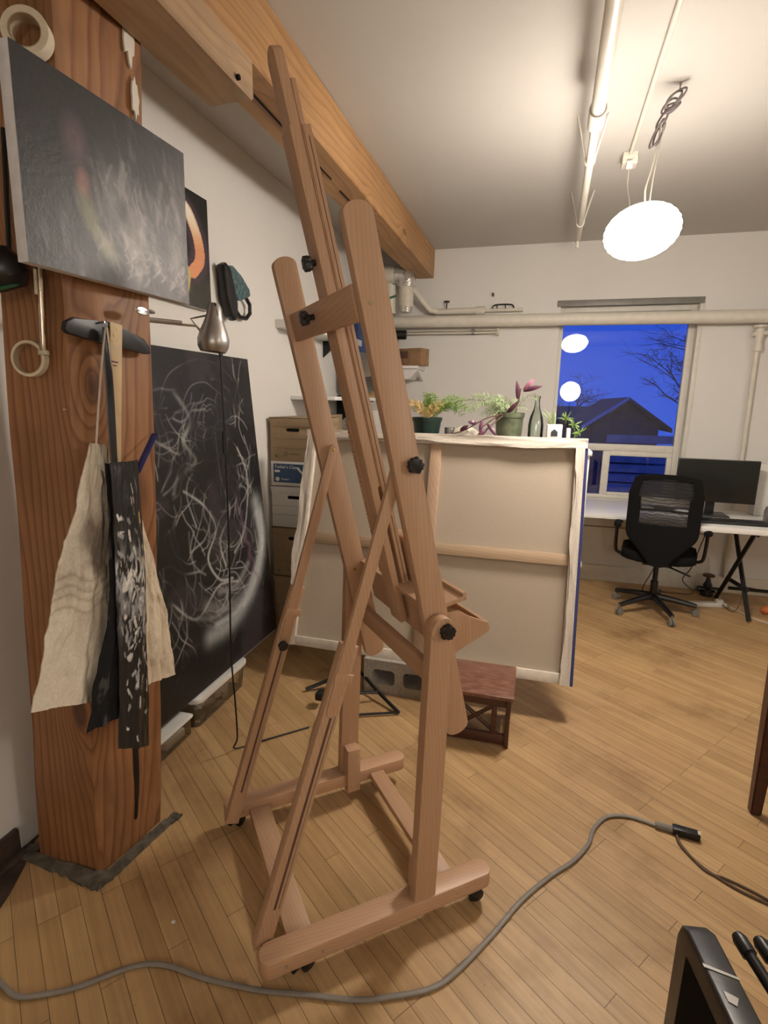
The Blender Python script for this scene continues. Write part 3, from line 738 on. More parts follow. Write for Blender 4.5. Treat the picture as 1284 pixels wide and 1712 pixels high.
# ================================================================== CANVASES
# small dark canvas on the post
def col_small(X, Y):
    C = np.ones(X.shape+(3,))*np.array([.020, .020, .022])
    n1 = fbm(X, Y, 3, 6, 3); n2 = fbm(X+Y*.2, Y, 5, 22, 5); n3 = fbm(X, Y, 9, 9, 9)
    g = np.clip((X*.9+(1-Y)*.6-.45), 0, 1)
    C = C+np.array([.10, .093, .098])[None, None]*(g**1.4*n1*1.7)[..., None]
    C = lay(C, np.clip((n2-.58)*4, 0, 1)*np.clip(g*1.5, 0, .45), (.26, .24, .25))
    C = lay(C, np.clip((n3-.55)*4, 0, .35)*g, (.10, .07, .11))
    def blob(cx, cy, rx, ry, col, a, rot=0.0):
        nonlocal C
        dx = X-cx; dy = Y-cy; c, s = math.cos(rot), math.sin(rot)
        d = np.hypot((dx*c+dy*s)/rx, (-dx*s+dy*c)/ry)+(n1-.5)*.8
        C = lay(C, np.clip(1.25-d, 0, 1)*a, col)
    blob(.27, .70, .06, .13, (.12, .07, .085), .6); blob(.30, .50, .035, .07, (.30, .13, .10), .6)
    blob(.33, .33, .05, .13, (.24, .23, .13), .6, .35); blob(.42, .20, .05, .10, (.30, .29, .19), .7, .5)
    blob(.60, .25, .09, .22, (.24, .22, .20), .7); blob(.90, .28, .06, .18, (.32, .30, .29), .7); blob(.47, .45, .05, .2, (.16, .16, .17), .6)
    rng = random.Random(4)
    for i in range(170):
        x = rng.uniform(.35, .98); y = rng.uniform(.02, .55) ; L = rng.uniform(.05, .22)
        pts = spline2([(x, y), (x+rng.uniform(-.03, .03), y+L*.4), (x+rng.uniform(-.05, .02), y+L)], 5)
        C = lay(C, np.exp(-(seg_dist(X, Y, pts)/rng.choice((.004, .009, .018)))**2)*rng.uniform(.06, .30)*np.clip(n2*1.8-.2, 0, 1), (.48, .45, .44))
    for i in range(60):
        x = rng.uniform(.52, .95); y = rng.uniform(.02, .22)
        pts = spline2([(x, y), (x+.02, y+.02), (x+rng.uniform(-.02, .05), y+.05)], 4)
        C = lay(C, np.exp(-(seg_dist(X, Y, pts)/rng.choice((.004, .009)))**2)*rng.uniform(.10, .42), (.62, .58, .58))
    return C
def panel(name, label, cat, o, ex, ey, W, H, T, colfn, nx, ny, edge, edge2=None, group=None):
    o, ex, ey = Vector(o), Vector(ex).normalized(), Vector(ey).normalized(); ez = ex.cross(ey).normalized()
    t = thing(name, label, cat, tuple(o), group=group)
    bm = NB(); prism(bm, [(0, 0), (W, 0), (W, H), (0, H)], o-ez*T, ex, ey, ez, T, .002); put('stretched_sides', bm, edge, t)
    O, A, B, N = [np.array(q) for q in (o, ex, ey, ez)]
    def pos(X, Y): return O+X[..., None]*W*A+Y[..., None]*H*B+N*.0012
    paint_grid('painted_face', nx, ny, pos, colfn, 'paint', t); return t
# face looks towards +x ; ex along +y
panel('dark_canvas', 'dark grey landscape-format painting with white side edge hung high on the timber post', 'painting',
      (-1.128, 1.035, 1.842), (.035, 1, 0), (.018, 0, 1), .562, .437, .032, col_small, 300, 230, 'canvas_edge')
def col_orange(X, Y):
    C = np.ones(X.shape+(3,))*np.array([.016, .018, .016]); n = fbm(X, Y, 21, 6, 6)
    C = lay(C, np.clip((.42-Y)*2.2, 0, 1)*np.clip(n*1.4, 0, 1)*.9, (.10, .095, .075))
    C = lay(C, np.clip((n-.6)*4, 0, .5)*(Y < .5), (.16, .15, .07))
    pts = spline2([(.60, .86), (.76, .84), (.84, .72), (.89, .57), (.89, .42), (.81, .30)], 8)
    d = seg_dist(X, Y, pts)
    C = lay(C, np.clip(1-np.abs(d)/.11, 0, 1)**.5*(d < .11), (.09, .05, .09))
    C = lay(C, (d < .05)*1.0, (.75, .33, .17)); 
    C = lay(C, (d < .05)*np.clip((Y-.52)*4, 0, 1), (.80, .62, .36)); C = lay(C, (d < .035)*np.clip((Y-.62)*5, 0, 1)*(X > .7), (.92, .86, .74))
    pts = spline2([(.66, .36), (.745, .30), (.735, .18), (.70, .06)], 8); d = seg_dist(X, Y, pts)
    C = lay(C, np.clip((.045-d)/.01, 0, 1), (.62, .50, .20)); return C
panel('dark_canvas', 'dark painting with an orange and yellow arc, hung behind the grey canvas', 'painting',
      (-1.585, 1.72, 1.965), (0, 1, 0), (0, 0, 1), .745, .50, .03, col_orange, 190, 130, 'canvas_edge')
# tall black painting with swirling white lines leaning on the left wall
def col_swirl(X, Y):
    C = np.ones(X.shape+(3,))*np.array([.014, .0135, .014]); n = fbm(X, Y, 33, 5, 7); n2 = fbm(X, Y, 35, 14, 18)
    C = C*(1+.5*(n2-.5))[..., None]
    C = lay(C, np.clip((n-.58)*3, 0, .35), (.07, .055, .065))
    rng = random.Random(11); brk = fbm(X, Y, 77, 7, 9)
    def st(p, wd, a, col=(.42, .42, .41)):
        nonlocal C
        d = seg_dist(X, Y*1.45, [(x, y*1.45) for x, y in spline2(p, 7)]); C = lay(C, np.exp(-(d/wd)**2)*a*(1 if wd > .012 else np.clip((brk-.30)*3.2, .08, 1)), col)
    # sweeping tail, lower right
    st([(.93, .50), (.96, .38), (.90, .27), (.78, .19), (.62, .14), (.45, .14)], .040, 1.0, (.27, .28, .28)); st([(.93, .46), (.94, .36), (.88, .27), (.78, .20)], .022, .8, (.42, .43, .42))
    st([(.97, .47), (.95, .34), (.86, .24), (.72, .17)], .012, .8, (.55, .56, .55))
    st([(.85, .25), (.72, .20), (.58, .20), (.45, .24)], .03, .5, (.28, .27, .28))
    st([(.80, .30), (.68, .25), (.55, .26)], .018, .5, (.34, .33, .34))
    st([(.90, .30), (.80, .215), (.66, .165), (.50, .165)], .016, .9, (.36, .38, .39)); st([(.62, .205), (.50, .19), (.38, .22)], .012, .7, (.30, .30, .31))
    # concentric head
    for r in (.045, .07, .10, .17, .29):
        p = [(.63+r*math.cos(a)*1.05, .80+r*.62*math.sin(a)) for a in [math.radians(q) for q in range(-40+int(r*200), 260, 25)]]
        st([(a+rng.uniform(-.012, .012), b+rng.uniform(-.01, .01)) for a, b in p], .0028, .30)
    for i in range(150):
        a = rng.uniform(0, 6.28); x = rng.uniform(.18, .94); y = rng.uniform(.18, .90)
        cx, cy = .62, .55; ang = math.atan2(y-cy, x-cx)+math.pi/2+rng.uniform(-.9, .9); p = [(x, y)]
        for k in range(5):
            ang += rng.uniform(-.7, .7); x += math.cos(ang)*.045; y += math.sin(ang)*.035; p.append((x, y))
        st(p, rng.choice((.002, .003, .0045)), rng.uniform(.12, .6))
    st([(.42, .88), (.50, .80), (.44, .74), (.50, .68), (.38, .64), (.34, .60)], .010, .6, (.38, .42, .38))
    st([(.40, .60), (.52, .54), (.58, .46), (.50, .38), (.56, .30), (.66, .28)], .006, .85)
    st([(.66, .76), (.66, .62), (.70, .50), (.60, .42), (.62, .33)], .006, .8)
    st([(.82, .70), (.88, .60), (.84, .48), (.78, .40), (.70, .36)], .006, .7)
    st([(.25, .30), (.38, .22), (.55, .28), (.70, .26)], .006, .75)
    for i in range(7): st([(.72+.02*i, .62-.06*i), (.75+.02*i, .60-.06*i), (.74+.02*i, .57-.06*i)], .012, .45, (.22, .13, .18))
    return C
tx = Vector((-1.595, 0, 1.765))-Vector((-1.455, 0, .172)); Ht = tx.length
panel('tall_black_painting', 'tall black painting with swirling white lines leaning against the left wall', 'painting',
      (-1.452, 1.62, .170), (0, 1, 0), tx, 1.19, Ht, .028, col_swirl, 330, 440, 'blackedge')

# the big canvas seen from behind
cb = Vector((-1.287, 2.585, .192)); cex = Vector((1, -.004, .0)).normalized(); cey = Vector((0, .29, .957)).normalized()
cez = cex.cross(cey).normalized()      # towards the viewer
if cez.y > 0: cez = -cez
CW, CH = 1.545, 1.235
t = thing('large_canvas', 'large stretched canvas seen from behind, showing raw linen and wooden braces', 'canvas', tuple(cb))
def cbox(bm, x0, x1, y0, y1, z0, z1, bev=.002):
    Mx = Matrix(((cex.x, cey.x, cez.x, cb.x), (cex.y, cey.y, cez.y, cb.y), (cex.z, cey.z, cez.z, cb.z), (0, 0, 0, 1)))
    box(bm, (x0, y0, z0), (x1, y1, z1), bev, 2, Mx)
bm = NB(); cbox(bm, .006, CW-.006, .006, CH-.006, -.040, -.034, 0); put('linen_back', bm, 'linen', t)
for a in ((.0, .055, .0, CH), (CW-.055, CW-.002, .0, CH)):
    bm = NB(); cbox(bm, *a, -.034, -.003); put('stretcher_bar', bm, 'linen_w', t)
for a in ((.055, CW-.055, 0, .050), (.055, CW-.055, CH-.05, CH)):
    bm = NB(); cbox(bm, *a, -.034, -.004); put('stretcher_bar', bm, 'linen_w', t)
bm = NB(); cbox(bm, .05, CW-.05, .585, .645, -.032, -.012); put('cross_brace', bm, 'strip', t)
for x in (.765, ):
    bm = NB(); cbox(bm, x-.030, x+.030, .045, CH-.05, -.034, -.014); put('upright_brace', bm, 'strip_v', t)
bm = NB(); cbox(bm, CW-.002, CW+.0025, -.001, CH, -.042, -.0005, 0); put('blue_painted_side', bm, 'bluepaint', t)
def wavy_flap(name, x0, x1, y0, y1, nx, ny, horizontal, seed):
    O, A, B, N = [np.array(q) for q in (cb, cex, cey, cez)]
    def pos(X, Y):
        xx = x0+(x1-x0)*X; yy = y0+(y1-y0)*Y
        f = fbm(X, Y, seed, 9 if horizontal else 2, 2 if horizontal else 9)-.5
        g = fbm(X, Y, seed+1, 5 if horizontal else 1, 1 if horizontal else 5)-.5
        if horizontal: yy = yy-(1-Y)*g*.040
        else: xx = xx-(1-X)*g*.040
        zz = .003+.012*(f+.5)
        return O+xx[..., None]*A+yy[..., None]*B+zz[..., None]*N
    def c(X, Y): return np.ones(X.shape+(3,))*np.array([.66, .60, .52])*(1-.25*np.clip(fbm(X, Y, seed+3, 12, 12)-.45, 0, 1))[..., None]
    return paint_grid(name, nx, ny, pos, c, 'cloth', t, tuple(-cez*.002))
wavy_flap('folded_canvas_edge', 0, CW, CH-.045, CH+.002, 150, 14, True, 41)
wavy_flap('folded_canvas_edge', CW-.056, CW-.012, 0, CH, 14, 120, False, 51)
bm = NB(); cbox(bm, CW-.013, CW+.003, -.001, CH+.001, -.003, .003, 0); put('blue_paint_overlap', bm, 'bluepaint', t)
wavy_flap('folded_canvas_edge', 0, .050, 0, CH, 14, 100, False, 61)
# ================================================================== LAMPS AND ONE ADDED FILL GLOBE
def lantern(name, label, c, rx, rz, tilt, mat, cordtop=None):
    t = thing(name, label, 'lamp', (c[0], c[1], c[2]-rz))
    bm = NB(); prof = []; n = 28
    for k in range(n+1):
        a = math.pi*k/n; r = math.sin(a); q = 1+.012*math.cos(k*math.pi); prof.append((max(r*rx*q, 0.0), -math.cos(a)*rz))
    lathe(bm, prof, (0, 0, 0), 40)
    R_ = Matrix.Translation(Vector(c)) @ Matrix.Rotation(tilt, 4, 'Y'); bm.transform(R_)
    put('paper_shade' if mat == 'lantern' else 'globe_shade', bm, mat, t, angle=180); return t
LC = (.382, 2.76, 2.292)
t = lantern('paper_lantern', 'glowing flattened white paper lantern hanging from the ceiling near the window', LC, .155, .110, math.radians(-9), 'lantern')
bm = NB(); tube(bm, smoothpath([(.385, 2.76, 2.39), (.378, 2.755, 2.46), (.392, 2.752, 2.53), (.405, 2.75, 2.62), (.412, 2.75, 2.70)]), .0035, 8)
tube(bm, smoothpath([(.400, 2.76, 2.39), (.404, 2.757, 2.5), (.412, 2.752, 2.60), (.424, 2.75, 2.70)]), .0025, 8)
put('white_cord', bm, 'cordwhite', t)
bm = NB()
random.seed(3)
for i, (cx, cz, ra, rb, tl) in enumerate(((.455, 2.790, .046, .018, .75), (.448, 2.785, .042, .015, .9), (.440, 2.765, .036, .018, .6), (.402, 2.665, .055, .014, 1.15), (.408, 2.670, .052, .012, 1.3), (.415, 2.72, .04, .012, 1.1), (.450, 2.77, .03, .014, .5))):
    P = []
    for k in range(25):
        a = 2*math.pi*k/24; x = ra*math.cos(a); z = rb*math.sin(a)
        P.append((cx+x*math.cos(tl)-z*math.sin(tl), 2.75+.010*math.sin(a*2+i)+(i-3)*.005, cz+x*math.sin(tl)+z*math.cos(tl)))
    tube(bm, P, .0042, 8)
tube(bm, [(.47, 2.75, 2.848), (.468, 2.75, 2.82)], .003, 8)
put('cord_bundle', bm, 'cordgrey', t)
t = lantern('globe_lamp', 'round lit globe lamp seen as a reflection in the window', (.62, -1.9, 1.80), .20, .20, 0, 'globe')
bm = NB(); cyl(bm, (.62, -1.9, 0), (.62, -1.9, 1.61), .012, 14); lathe(bm, [(0, 0), (.14, 0), (.14, .015), (.02, .03), (0, .03)], (.62, -1.9, 0), 28); put('lamp_stand', bm, 'blackmetal', t)

t = lantern('fill_globe', 'unseen fill globe on a black cord, added at right to brighten the walls', (2.75, .55, 2.25), .20, .20, 0, 'globe')  # added fill light out of view, placed to brighten the walls
bm = NB(); cyl(bm, (2.75, .55, 2.44), (2.75, .55, 2.849), .004, 8); put('cord', bm, 'black', t)

# ================================================================== PIPES AND WALL FITTINGS
t = thing('ceiling_pipe', 'cream painted water pipe hung on wire hooks under the ceiling', 'pipe', (.13, 2.5, 2.7))
def pl(y): return (.085+.0235*y, y, 2.70)
bm = NB(); tube(bm, [pl(-3.5), pl(2.60)], .027, 20); put('thick_pipe', bm, 'pipe', t)
bm = NB(); tube(bm, [pl(2.60), pl(4.35)], .019, 18); put('thin_pipe', bm, 'pipe', t)
bm = NB(); tube(bm, [pl(2.55), pl(2.68)], .034, 20); put('coupling', bm, 'pipe', t)
bm = NB(); tube(bm, [pl(4.30), pl(4.42)], .017, 14); tube(bm, [pl(4.36), (.188, 4.36, 2.64)], .012, 12); put('end_fitting', bm, 'pipe', t)
for y in (3.05, 4.0):
    x = pl(y)[0]; bm = NB()
    P = [(x-.075, y-.12, 2.85), (x-.022, y, 2.715)]+[(x-.022*math.cos(a), y, 2.70-.024*math.sin(a)) for a in [math.radians(q) for q in range(0, 181, 30)]]+[(x+.022, y, 2.715), (x+.06, y-.12, 2.85)]
    tube(bm, P, .004, 8); put('wire_hanger', bm, 'pipe', t)
t = thing('conduit', 'thin cream electrical conduit on the ceiling ending in an outlet box', 'conduit', (.36, 3, 2.83))
bm = NB(); tube(bm, [(.22, -3.5, 2.838), (.350, 2.2, 2.838), (.372, 3.36, 2.838)], .010, 12); put('tube', bm, 'pipe', t)
bm = NB(); box(bm, (.335, 3.36, 2.79), (.41, 3.44, 2.85), .006); put('outlet_box', bm, 'pipe', t)
bm = NB(); box(bm, (.355, 3.345, 2.76), (.385, 3.365, 2.80), .004); put('plug', bm, 'whitepl', t)
bm = NB(); tube(bm, smoothpath([(.37, 3.35, 2.765), (.365, 3.30, 2.66), (.36, 3.1, 2.52), (.34, 2.90, 2.40), (.335, 2.80, 2.385)]), .0025, 8); put('flex', bm, 'cordwhite', t)

t = thing('heating_pipe', 'thick cream pipe running along the far wall across the window top', 'pipe', (.2, 4.88, 2.23))
bm = NB(); tube(bm, [(XL+.01, 4.88, 2.236), (3.5, 4.88, 2.215)], .050, 24); put('pipe', bm, 'pipe', t)
for x in (-.75, 2.4):
    bm = NB(); box(bm, (x-.012, 4.88, 2.22), (x+.012, YF-.001, 2.24), .003); put('wall_bracket', bm, 'pipe', t)
t = thing('supply_pipes', 'thin pipes with a small tap wheel above the thick far-wall pipe', 'pipe', (-.8, 4.95, 2.32))
bm = NB(); tube(bm, [(-.93, 4.95, 2.325), (-.52, 4.95, 2.325)], .026, 16); tube(bm, [(-.52, 4.95, 2.325), (-.18, 4.95, 2.325)], .014, 12); tube(bm, [(-.58, 4.95, 2.325), (-.50, 4.95, 2.325)], .036, 16); put('pipe', bm, 'pipe', t)
bm = NB(); tube(bm, [(-.835, 4.95, 2.34), (-.835, 4.95, 2.40)], .006, 8); lathe(bm, [(0, 0), (.024, 0), (.026, .006), (.024, .012), (0, .012)], (-.835, 4.95, 2.40), 20); put('tap_wheel', bm, 'blackmetal', t)
bm = NB(); tube(bm, smoothpath([(-.44, 4.97, 2.33), (-.42, 4.97, 2.37), (-.28, 4.97, 2.37), (-.26, 4.97, 2.33)]), .006, 8); tube(bm, [(-.40, 4.97, 2.37), (-.40, 4.97, 2.33)], .004, 8); tube(bm, [(-.33, 4.97, 2.37), (-.33, 4.97, 2.33)], .004, 8); put('wire_rack', bm, 'blackmetal', t)
t = thing('curtain_rods', 'pair of thin metal rods under the thick far-wall pipe', 'rod', (-.8, 4.95, 2.15))
bm = NB(); tube(bm, [(-1.28, 4.95, 2.165), (-.38, 4.95, 2.165)], .006, 8); tube(bm, [(-1.28, 4.92, 2.14), (-.38, 4.92, 2.14)], .007, 8); tube(bm, [(-.38, 4.93, 2.12), (-.38, 4.96, 2.185)], .014, 10); put_each('rod', bm, 'pipe', t)
bm = NB(); box(bm, (-.60, 4.91, 2.13), (-.585, 5.001, 2.18), .002); put('bracket', bm, 'grey', t)
o = tag(put('wall_hook', (lambda b: (cyl(b, (-.44, 4.94, 2.46), (-.44, 5.001, 2.452), .008, 10), b)[-1])(NB()), 'blackmetal'), 'tiny black hook on the far wall above the pipes', 'hook')
t = thing('vertical_pipe', 'thin cream vertical pipe with a plaster-caked valve right of the window', 'pipe', (1.62, 4.96, 0))
bm = NB(); tube(bm, [(1.62, 4.955, .14), (1.60, 4.955, 2.02)], .017, 14); put('pipe', bm, 'pipe', t)
bm = NB(); lathe(bm, [(0, -.05), (.028, -.045), (.034, -.01), (.022, .02), (.03, .06), (.028, .12), (.05, .13), (.05, .145), (0, .15)], (1.60, 4.945, 2.02), 16); tube(bm, [(1.55, 4.94, 2.10), (1.68, 4.94, 2.11)], .018, 12); put('valve', bm, 'pipe', t)
# lagged ducts in the corner under the beam
t = thing('lagged_elbow', 'white wrapped pipe elbow with shiny tape in the far corner under the beam', 'pipe', (-1.2, 4.75, 2.3))
bm = NB(); tube(bm, [(XL+.005, 4.76, 2.62), (-1.235, 4.76, 2.60)], .072, 22); put('wrapped_pipe', bm, 'ceramic', t)
bm = NB(); tube(bm, [(-1.155, 4.76, 2.52), (-1.155, 4.76, 2.34)], .062, 22); put('wrapped_drop', bm, 'ceramic', t)
bm = NB(); tube(bm, smoothpath([(-1.25, 4.76, 2.60), (-1.185, 4.76, 2.598), (-1.155, 4.76, 2.57), (-1.155, 4.76, 2.50)]), .075, 20); tube(bm, [(-1.155, 4.76, 2.345), (-1.155, 4.76, 2.295)], [.060, .048], 16); put_each('shiny_tape', bm, 'foil', t)
bm = NB(); tube(bm, [(-1.34, 4.76, 2.52), (-1.22, 4.755, 2.545)], .012, 8); tube(bm, [(-1.36, 4.74, 2.40), (-1.24, 4.74, 2.43)], .009, 8); put_each('green_tape', bm, 'greentape', t)
bm = NB(); tube(bm, [(-1.30, 4.78, 2.60), (-1.30, 4.80, 2.295)], .045, 16); put('grey_riser', bm, 'pipe', t)
bm = NB(); tube(bm, [(-1.12, 4.84, 2.50), (-.975, 4.90, 2.335)], .024, 14); tube(bm, [(-.985, 4.90, 2.335), (-.92, 4.93, 2.325)], .026, 12); put('diagonal_branch', bm, 'pipe', t)

# ================================================================== DESK SIDE
t = thing('window_desk', 'long white desktop fixed under the window behind the office chair', 'desk', (.55, 4.6, 0))
bm = NB(); box(bm, (-.25, 4.275, .705), (1.10, 4.978, .735), .003); put('desktop', bm, 'white', t)
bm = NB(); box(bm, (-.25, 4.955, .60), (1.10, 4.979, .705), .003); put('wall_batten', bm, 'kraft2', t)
for x in (-.21, ):
    for y in (4.33, 4.93): 
        bm = NB(); box(bm, (x-.02, y-.02, 0), (x+.02, y+.02, .705), .002); put('leg', bm, 'white', t)
t = thing('trestle_desk', 'white desk on black trestle legs at the right under the monitor', 'desk', (1.7, 4.5, 0))
bm = NB(); box(bm, (1.112, 4.085, .700), (2.45, 4.80, .738), .004); put('desktop', bm, 'white', t)
def tbar(bm, a, b, r=.018): tube(bm, [a, b], r, 4)
for x0 in (1.52, 2.25):
    bm = NB()
    for s in (0, 1):
        xa = x0+s*.10
        pass
    tbar(bm, (x0, 4.20, .70), (x0, 4.78, .012)); tbar(bm, (x0+.02, 4.72, .70), (x0+.08, 4.30, .012))
    tbar(bm, (x0+.0, 4.15, .69), (x0+.0, 4.76, .69)); tbar(bm, (x0+.02, 4.66, .22), (x0+.07, 4.38, .22)); tbar(bm, (x0+.01, 4.58, .165), (x0+.30, 4.58, .165), .014)
    put('trestle', bm, 'blackmetal', t)
t = thing('computer_monitor', 'black flat computer monitor, switched off, on the right-hand desk', 'monitor', (1.33, 4.55, .738))
bm = NB(); c = Matrix.Translation((1.32, 4.50, 1.005)) @ Matrix.Rotation(math.radians(-3), 4, 'Z')
box(bm, (-.268, 0, -.160), (.268, .028, .160), .004, 2, c); put('housing', bm, 'black', t)
bm = NB(); box(bm, (-.262, -.0015, -.150), (.262, .001, .154), 0, 2, c); put('screen', bm, 'screen', t)
bm = NB(); box(bm, (1.28, 4.535, .745), (1.34, 4.555, 1.0), .004); put('neck', bm, 'black', t)
bm = NB(); box(bm, (1.20, 4.46, .738), (1.43, 4.64, .750), .005); put('foot', bm, 'black', t)
t = thing('keyboard', 'long black keyboard lying in front of the monitor', 'keyboard', (1.35, 4.25, .738))
bm = NB(); box(bm, (1.13, 4.20, .738), (1.60, 4.33, .758), .005, 2); put('case', bm, 'black', t)
bm = NB()
for i in range(16):
    for j in range(4): box(bm, (1.14+.0285*i, 4.212+.027*j, .757), (1.163+.0285*i, 4.234+.027*j, .763))
put('keys', bm, 'blackmetal', t)
t = thing('small_speaker', 'small grey rounded speaker on the right end of the desk', 'speaker', (1.66, 4.35, .738))
bm = NB(); lathe(bm, [(0, 0), (.045, 0), (.055, .02), (.055, .09), (.045, .12), (0, .125)], (1.66, 4.35, .738), 28); put('body', bm, 'alu', t)
bm = NB(); lathe(bm, [(.040, 0), (.046, 0), (.046, .006), (.040, .006), (.040, 0)], (1.66, 4.300, .80), 28, (0, -1, .0)); put('ring', bm, 'silver', t)
t = thing('white_box', 'white box standing behind the monitor at the right picture edge', 'box', (1.78, 4.70, .738))
bm = NB(); box(bm, (1.64, 4.64, .738), (1.95, 4.76, 1.13), .006); put('carton', bm, 'whitecard', t)

# office chair, seen from behind
CB = Vector((.95, 4.33, 0))
t = thing('office_chair', 'black mesh-back office chair on casters turned towards the window', 'chair', tuple(CB))
for k in range(5):
    a = math.radians(-3+72*k); d = Vector((math.cos(a), math.sin(a), 0))
    bm = NB(); tube(bm, [CB+Vector((0, 0, .125)), CB+d*.15+Vector((0, 0, .105)), CB+d*.30+Vector((0, 0, .078))], [.026, .022, .017], 8); lg = put('star_leg', bm, 'black', t)
    bm = NB(); n = Vector((-d.y, d.x, 0)); c = CB+d*.30+Vector((0, 0, .027))
    for s in (-1, 1): lathe(bm, [(0, -.007), (.024, -.007), (.027, -.003), (.027, .003), (.024, .007), (0, .007)], c+n*.013*s, 18, n)
    tube(bm, [c+Vector((0, 0, .0)), c+Vector((0, 0, .055))], .008, 8); put('caster', bm, 'grey', lg)
bm = NB(); tube(bm, [CB+Vector((0, 0, .09)), CB+Vector((0, 0, .24))], .027, 16); tube(bm, [CB+Vector((0, 0, .24)), CB+Vector((0, 0, .42))], .018, 16); put('gas_column', bm, 'black', t)
face = Vector((.20, .98, 0)).normalized(); side = Vector((face.y, -face.x, 0))
def chp(a, b, z): return CB+side*a+face*b+Vector((0, 0, z))
bm = NB(); prism(bm, rounded(.50, .47, .12, 6, -.25, -.22), CB+Vector((0, 0, .43)), side, face, (0, 0, 1), .07, .02); put('seat', bm, 'blackcloth', t)
bm = NB(); box(bm, (-.10, -.12, .385), (.10, .12, .43), .01, 2, Matrix(((side.x, face.x, 0, CB.x), (side.y, face.y, 0, CB.y), (0, 0, 1, 0), (0, 0, 0, 1)))); tube(bm, [chp(.05, -.10, .40), chp(.22, -.17, .36)], .007, 8); put('tilt_mechanism', bm, 'blackmetal', t)
# curved backrest: grid with hole for the see-through window
def backpt(s, h):   # s -1..1, h 0..1
    wd = .235*(1-.50*(1-min(h/.42, 1))**2.6)*(1-.13*max(0, h-.80)/.20) 
    zz = .425+.665*h-.030*abs(s)**3*(h > .5)*(h-.5)*2+.12*abs(s)**3*max(0, 1-h*2)**1.6
    return chp(wd*s*1.0, -.27-.045*h+.05*s*s+.03*math.sin(h*3.1), zz)
def back_shell(sel, mat, name, th=.012, parent=t, grow=0.0):
    bm = NB(); n, m = 28, 40; V = {}; V2 = {}
    for i in range(n+1):
        for j in range(m+1):
            p = backpt(-1+2*i/n, j/m); V[i, j] = p
    cells = [(i, j) for i in range(n) for j in range(m) if sel((i+.5)/n*2-1, (j+.5)/m)]
    vf, vbk = {}, {}
    def g(dct, i, j, off):
        if (i, j) not in dct: dct[i, j] = bm.verts.new(V[i, j]-face*off)
        return dct[i, j]
    cs = set(cells)
    for i, j in cells:
        q = ((i, j), (i+1, j), (i+1, j+1), (i, j+1))
        bm.faces.new([g(vf, a, b, th) for a, b in q]); bm.faces.new([g(vbk, a, b, 0) for a, b in q][::-1])
        for (di, dj, a, b) in ((0, -1, q[0], q[1]), (1, 0, q[1], q[2]), (0, 1, q[2], q[3]), (-1, 0, q[3], q[0])):
            if (i+di, j+dj) not in cs: bm.faces.new([g(vf, *a, th), g(vbk, *a, 0), g(vbk, *b, 0), g(vf, *b, th)])
    return put(name, bm, mat, parent)
hole = lambda s, h: abs(s) < .66 and .46 < h < .74
hole2 = lambda s, h: abs(s) < .74 and .76 < h < .94
back_shell(lambda s, h: not hole(s, h) and not hole2(s, h), 'blackcloth', 'backrest', .016)
back_shell(hole, 'seethru', 'see_through_mesh', .003)
back_shell(hole2, 'seethru_dense', 'dense_mesh', .003)
bm = NB(); tube(bm, [chp(-.15, -.265, .84), chp(0, -.24, .84), chp(.15, -.265, .84)], .020, 8); put('lumbar_bar', bm, 'black', t)
bm = NB(); tube(bm, smoothpath([chp(0, -.05, .40), chp(0, -.20, .42), chp(0, -.235, .50), chp(0, -.235, .60)]), .020, 8, flat=.6); put('back_support', bm, 'black', t)
for s in (-1, 1):
    bm = NB(); tube(bm, smoothpath([chp(.20*s, -.02, .43), chp(.275*s, -.03, .44), chp(.295*s, -.04, .48), chp(.297*s, -.08, .60), chp(.292*s, -.13, .68)]), .012, 10); ar = put('armrest', bm, 'black', t)
    bm = NB(); tube(bm, smoothpath([chp(.285*s, -.23, .685), chp(.29*s, -.18, .697), chp(.287*s, -.12, .697), chp(.285*s, -.085, .690)]), [.026]*18+[.02], 12, flat=.55); put('arm_pad', bm, 'blackcloth', ar)

# cables, socket strip, tap under the desk
t = thing('floor_valve', 'dark brass floor valve with a round handle under the desk', 'valve', (1.47, 4.86, 0))
bm = NB(); lathe(bm, [(0, 0), (.05, 0), (.05, .02), (.03, .05), (.035, .09), (.02, .12), (.012, .16), (0, .165)], (1.47, 4.86, 0), 18); tube(bm, [(1.40, 4.86, .05), (1.56, 4.86, .05)], .024, 12); put('body', bm, 'blackmetal', t)
bm = NB(); lathe(bm, [(0, 0), (.045, 0), (.048, .008), (.04, .016), (0, .016)], (1.47, 4.86, .165), 20); put('handle', bm, 'stem', t)
t = thing('socket_strip', 'white power strip lying on the floor beside the chair', 'power strip', (1.42, 4.56, 0))
bm = NB(); c = Matrix.Translation((1.40, 4.57, .018)) @ Matrix.Rotation(math.radians(12), 4, 'Z'); box(bm, (-.14, -.026, -.018), (.14, .026, .018), .008, 2, c); put('case', bm, 'whitepl', t)
bm = NB(); box(bm, (.06, -.022, .015), (.11, .022, .045), .006, 2, c); put('plug', bm, 'whitepl', t)
def cordthing(name, label, pts, r, mat, sub=7, **k):
    bm = NB(); tube(bm, smoothpath(pts, sub), r, 10, **k); o = put(name, bm, mat); recenter(o, pts[0]); return tag(o, label, 'cable')
cordthing('cable', 'thin dark cable hanging from the desk edge down to the floor valve', [(1.29, 4.40, .70), (1.28, 4.55, .45), (1.30, 4.75, .25), (1.27, 4.83, .12), (1.35, 4.80, .02), (1.10, 4.82, .004), (.97, 4.80, .004), (1.02, 4.82, .15), (1.06, 4.83, .25)], .0045, 'cordbrown')
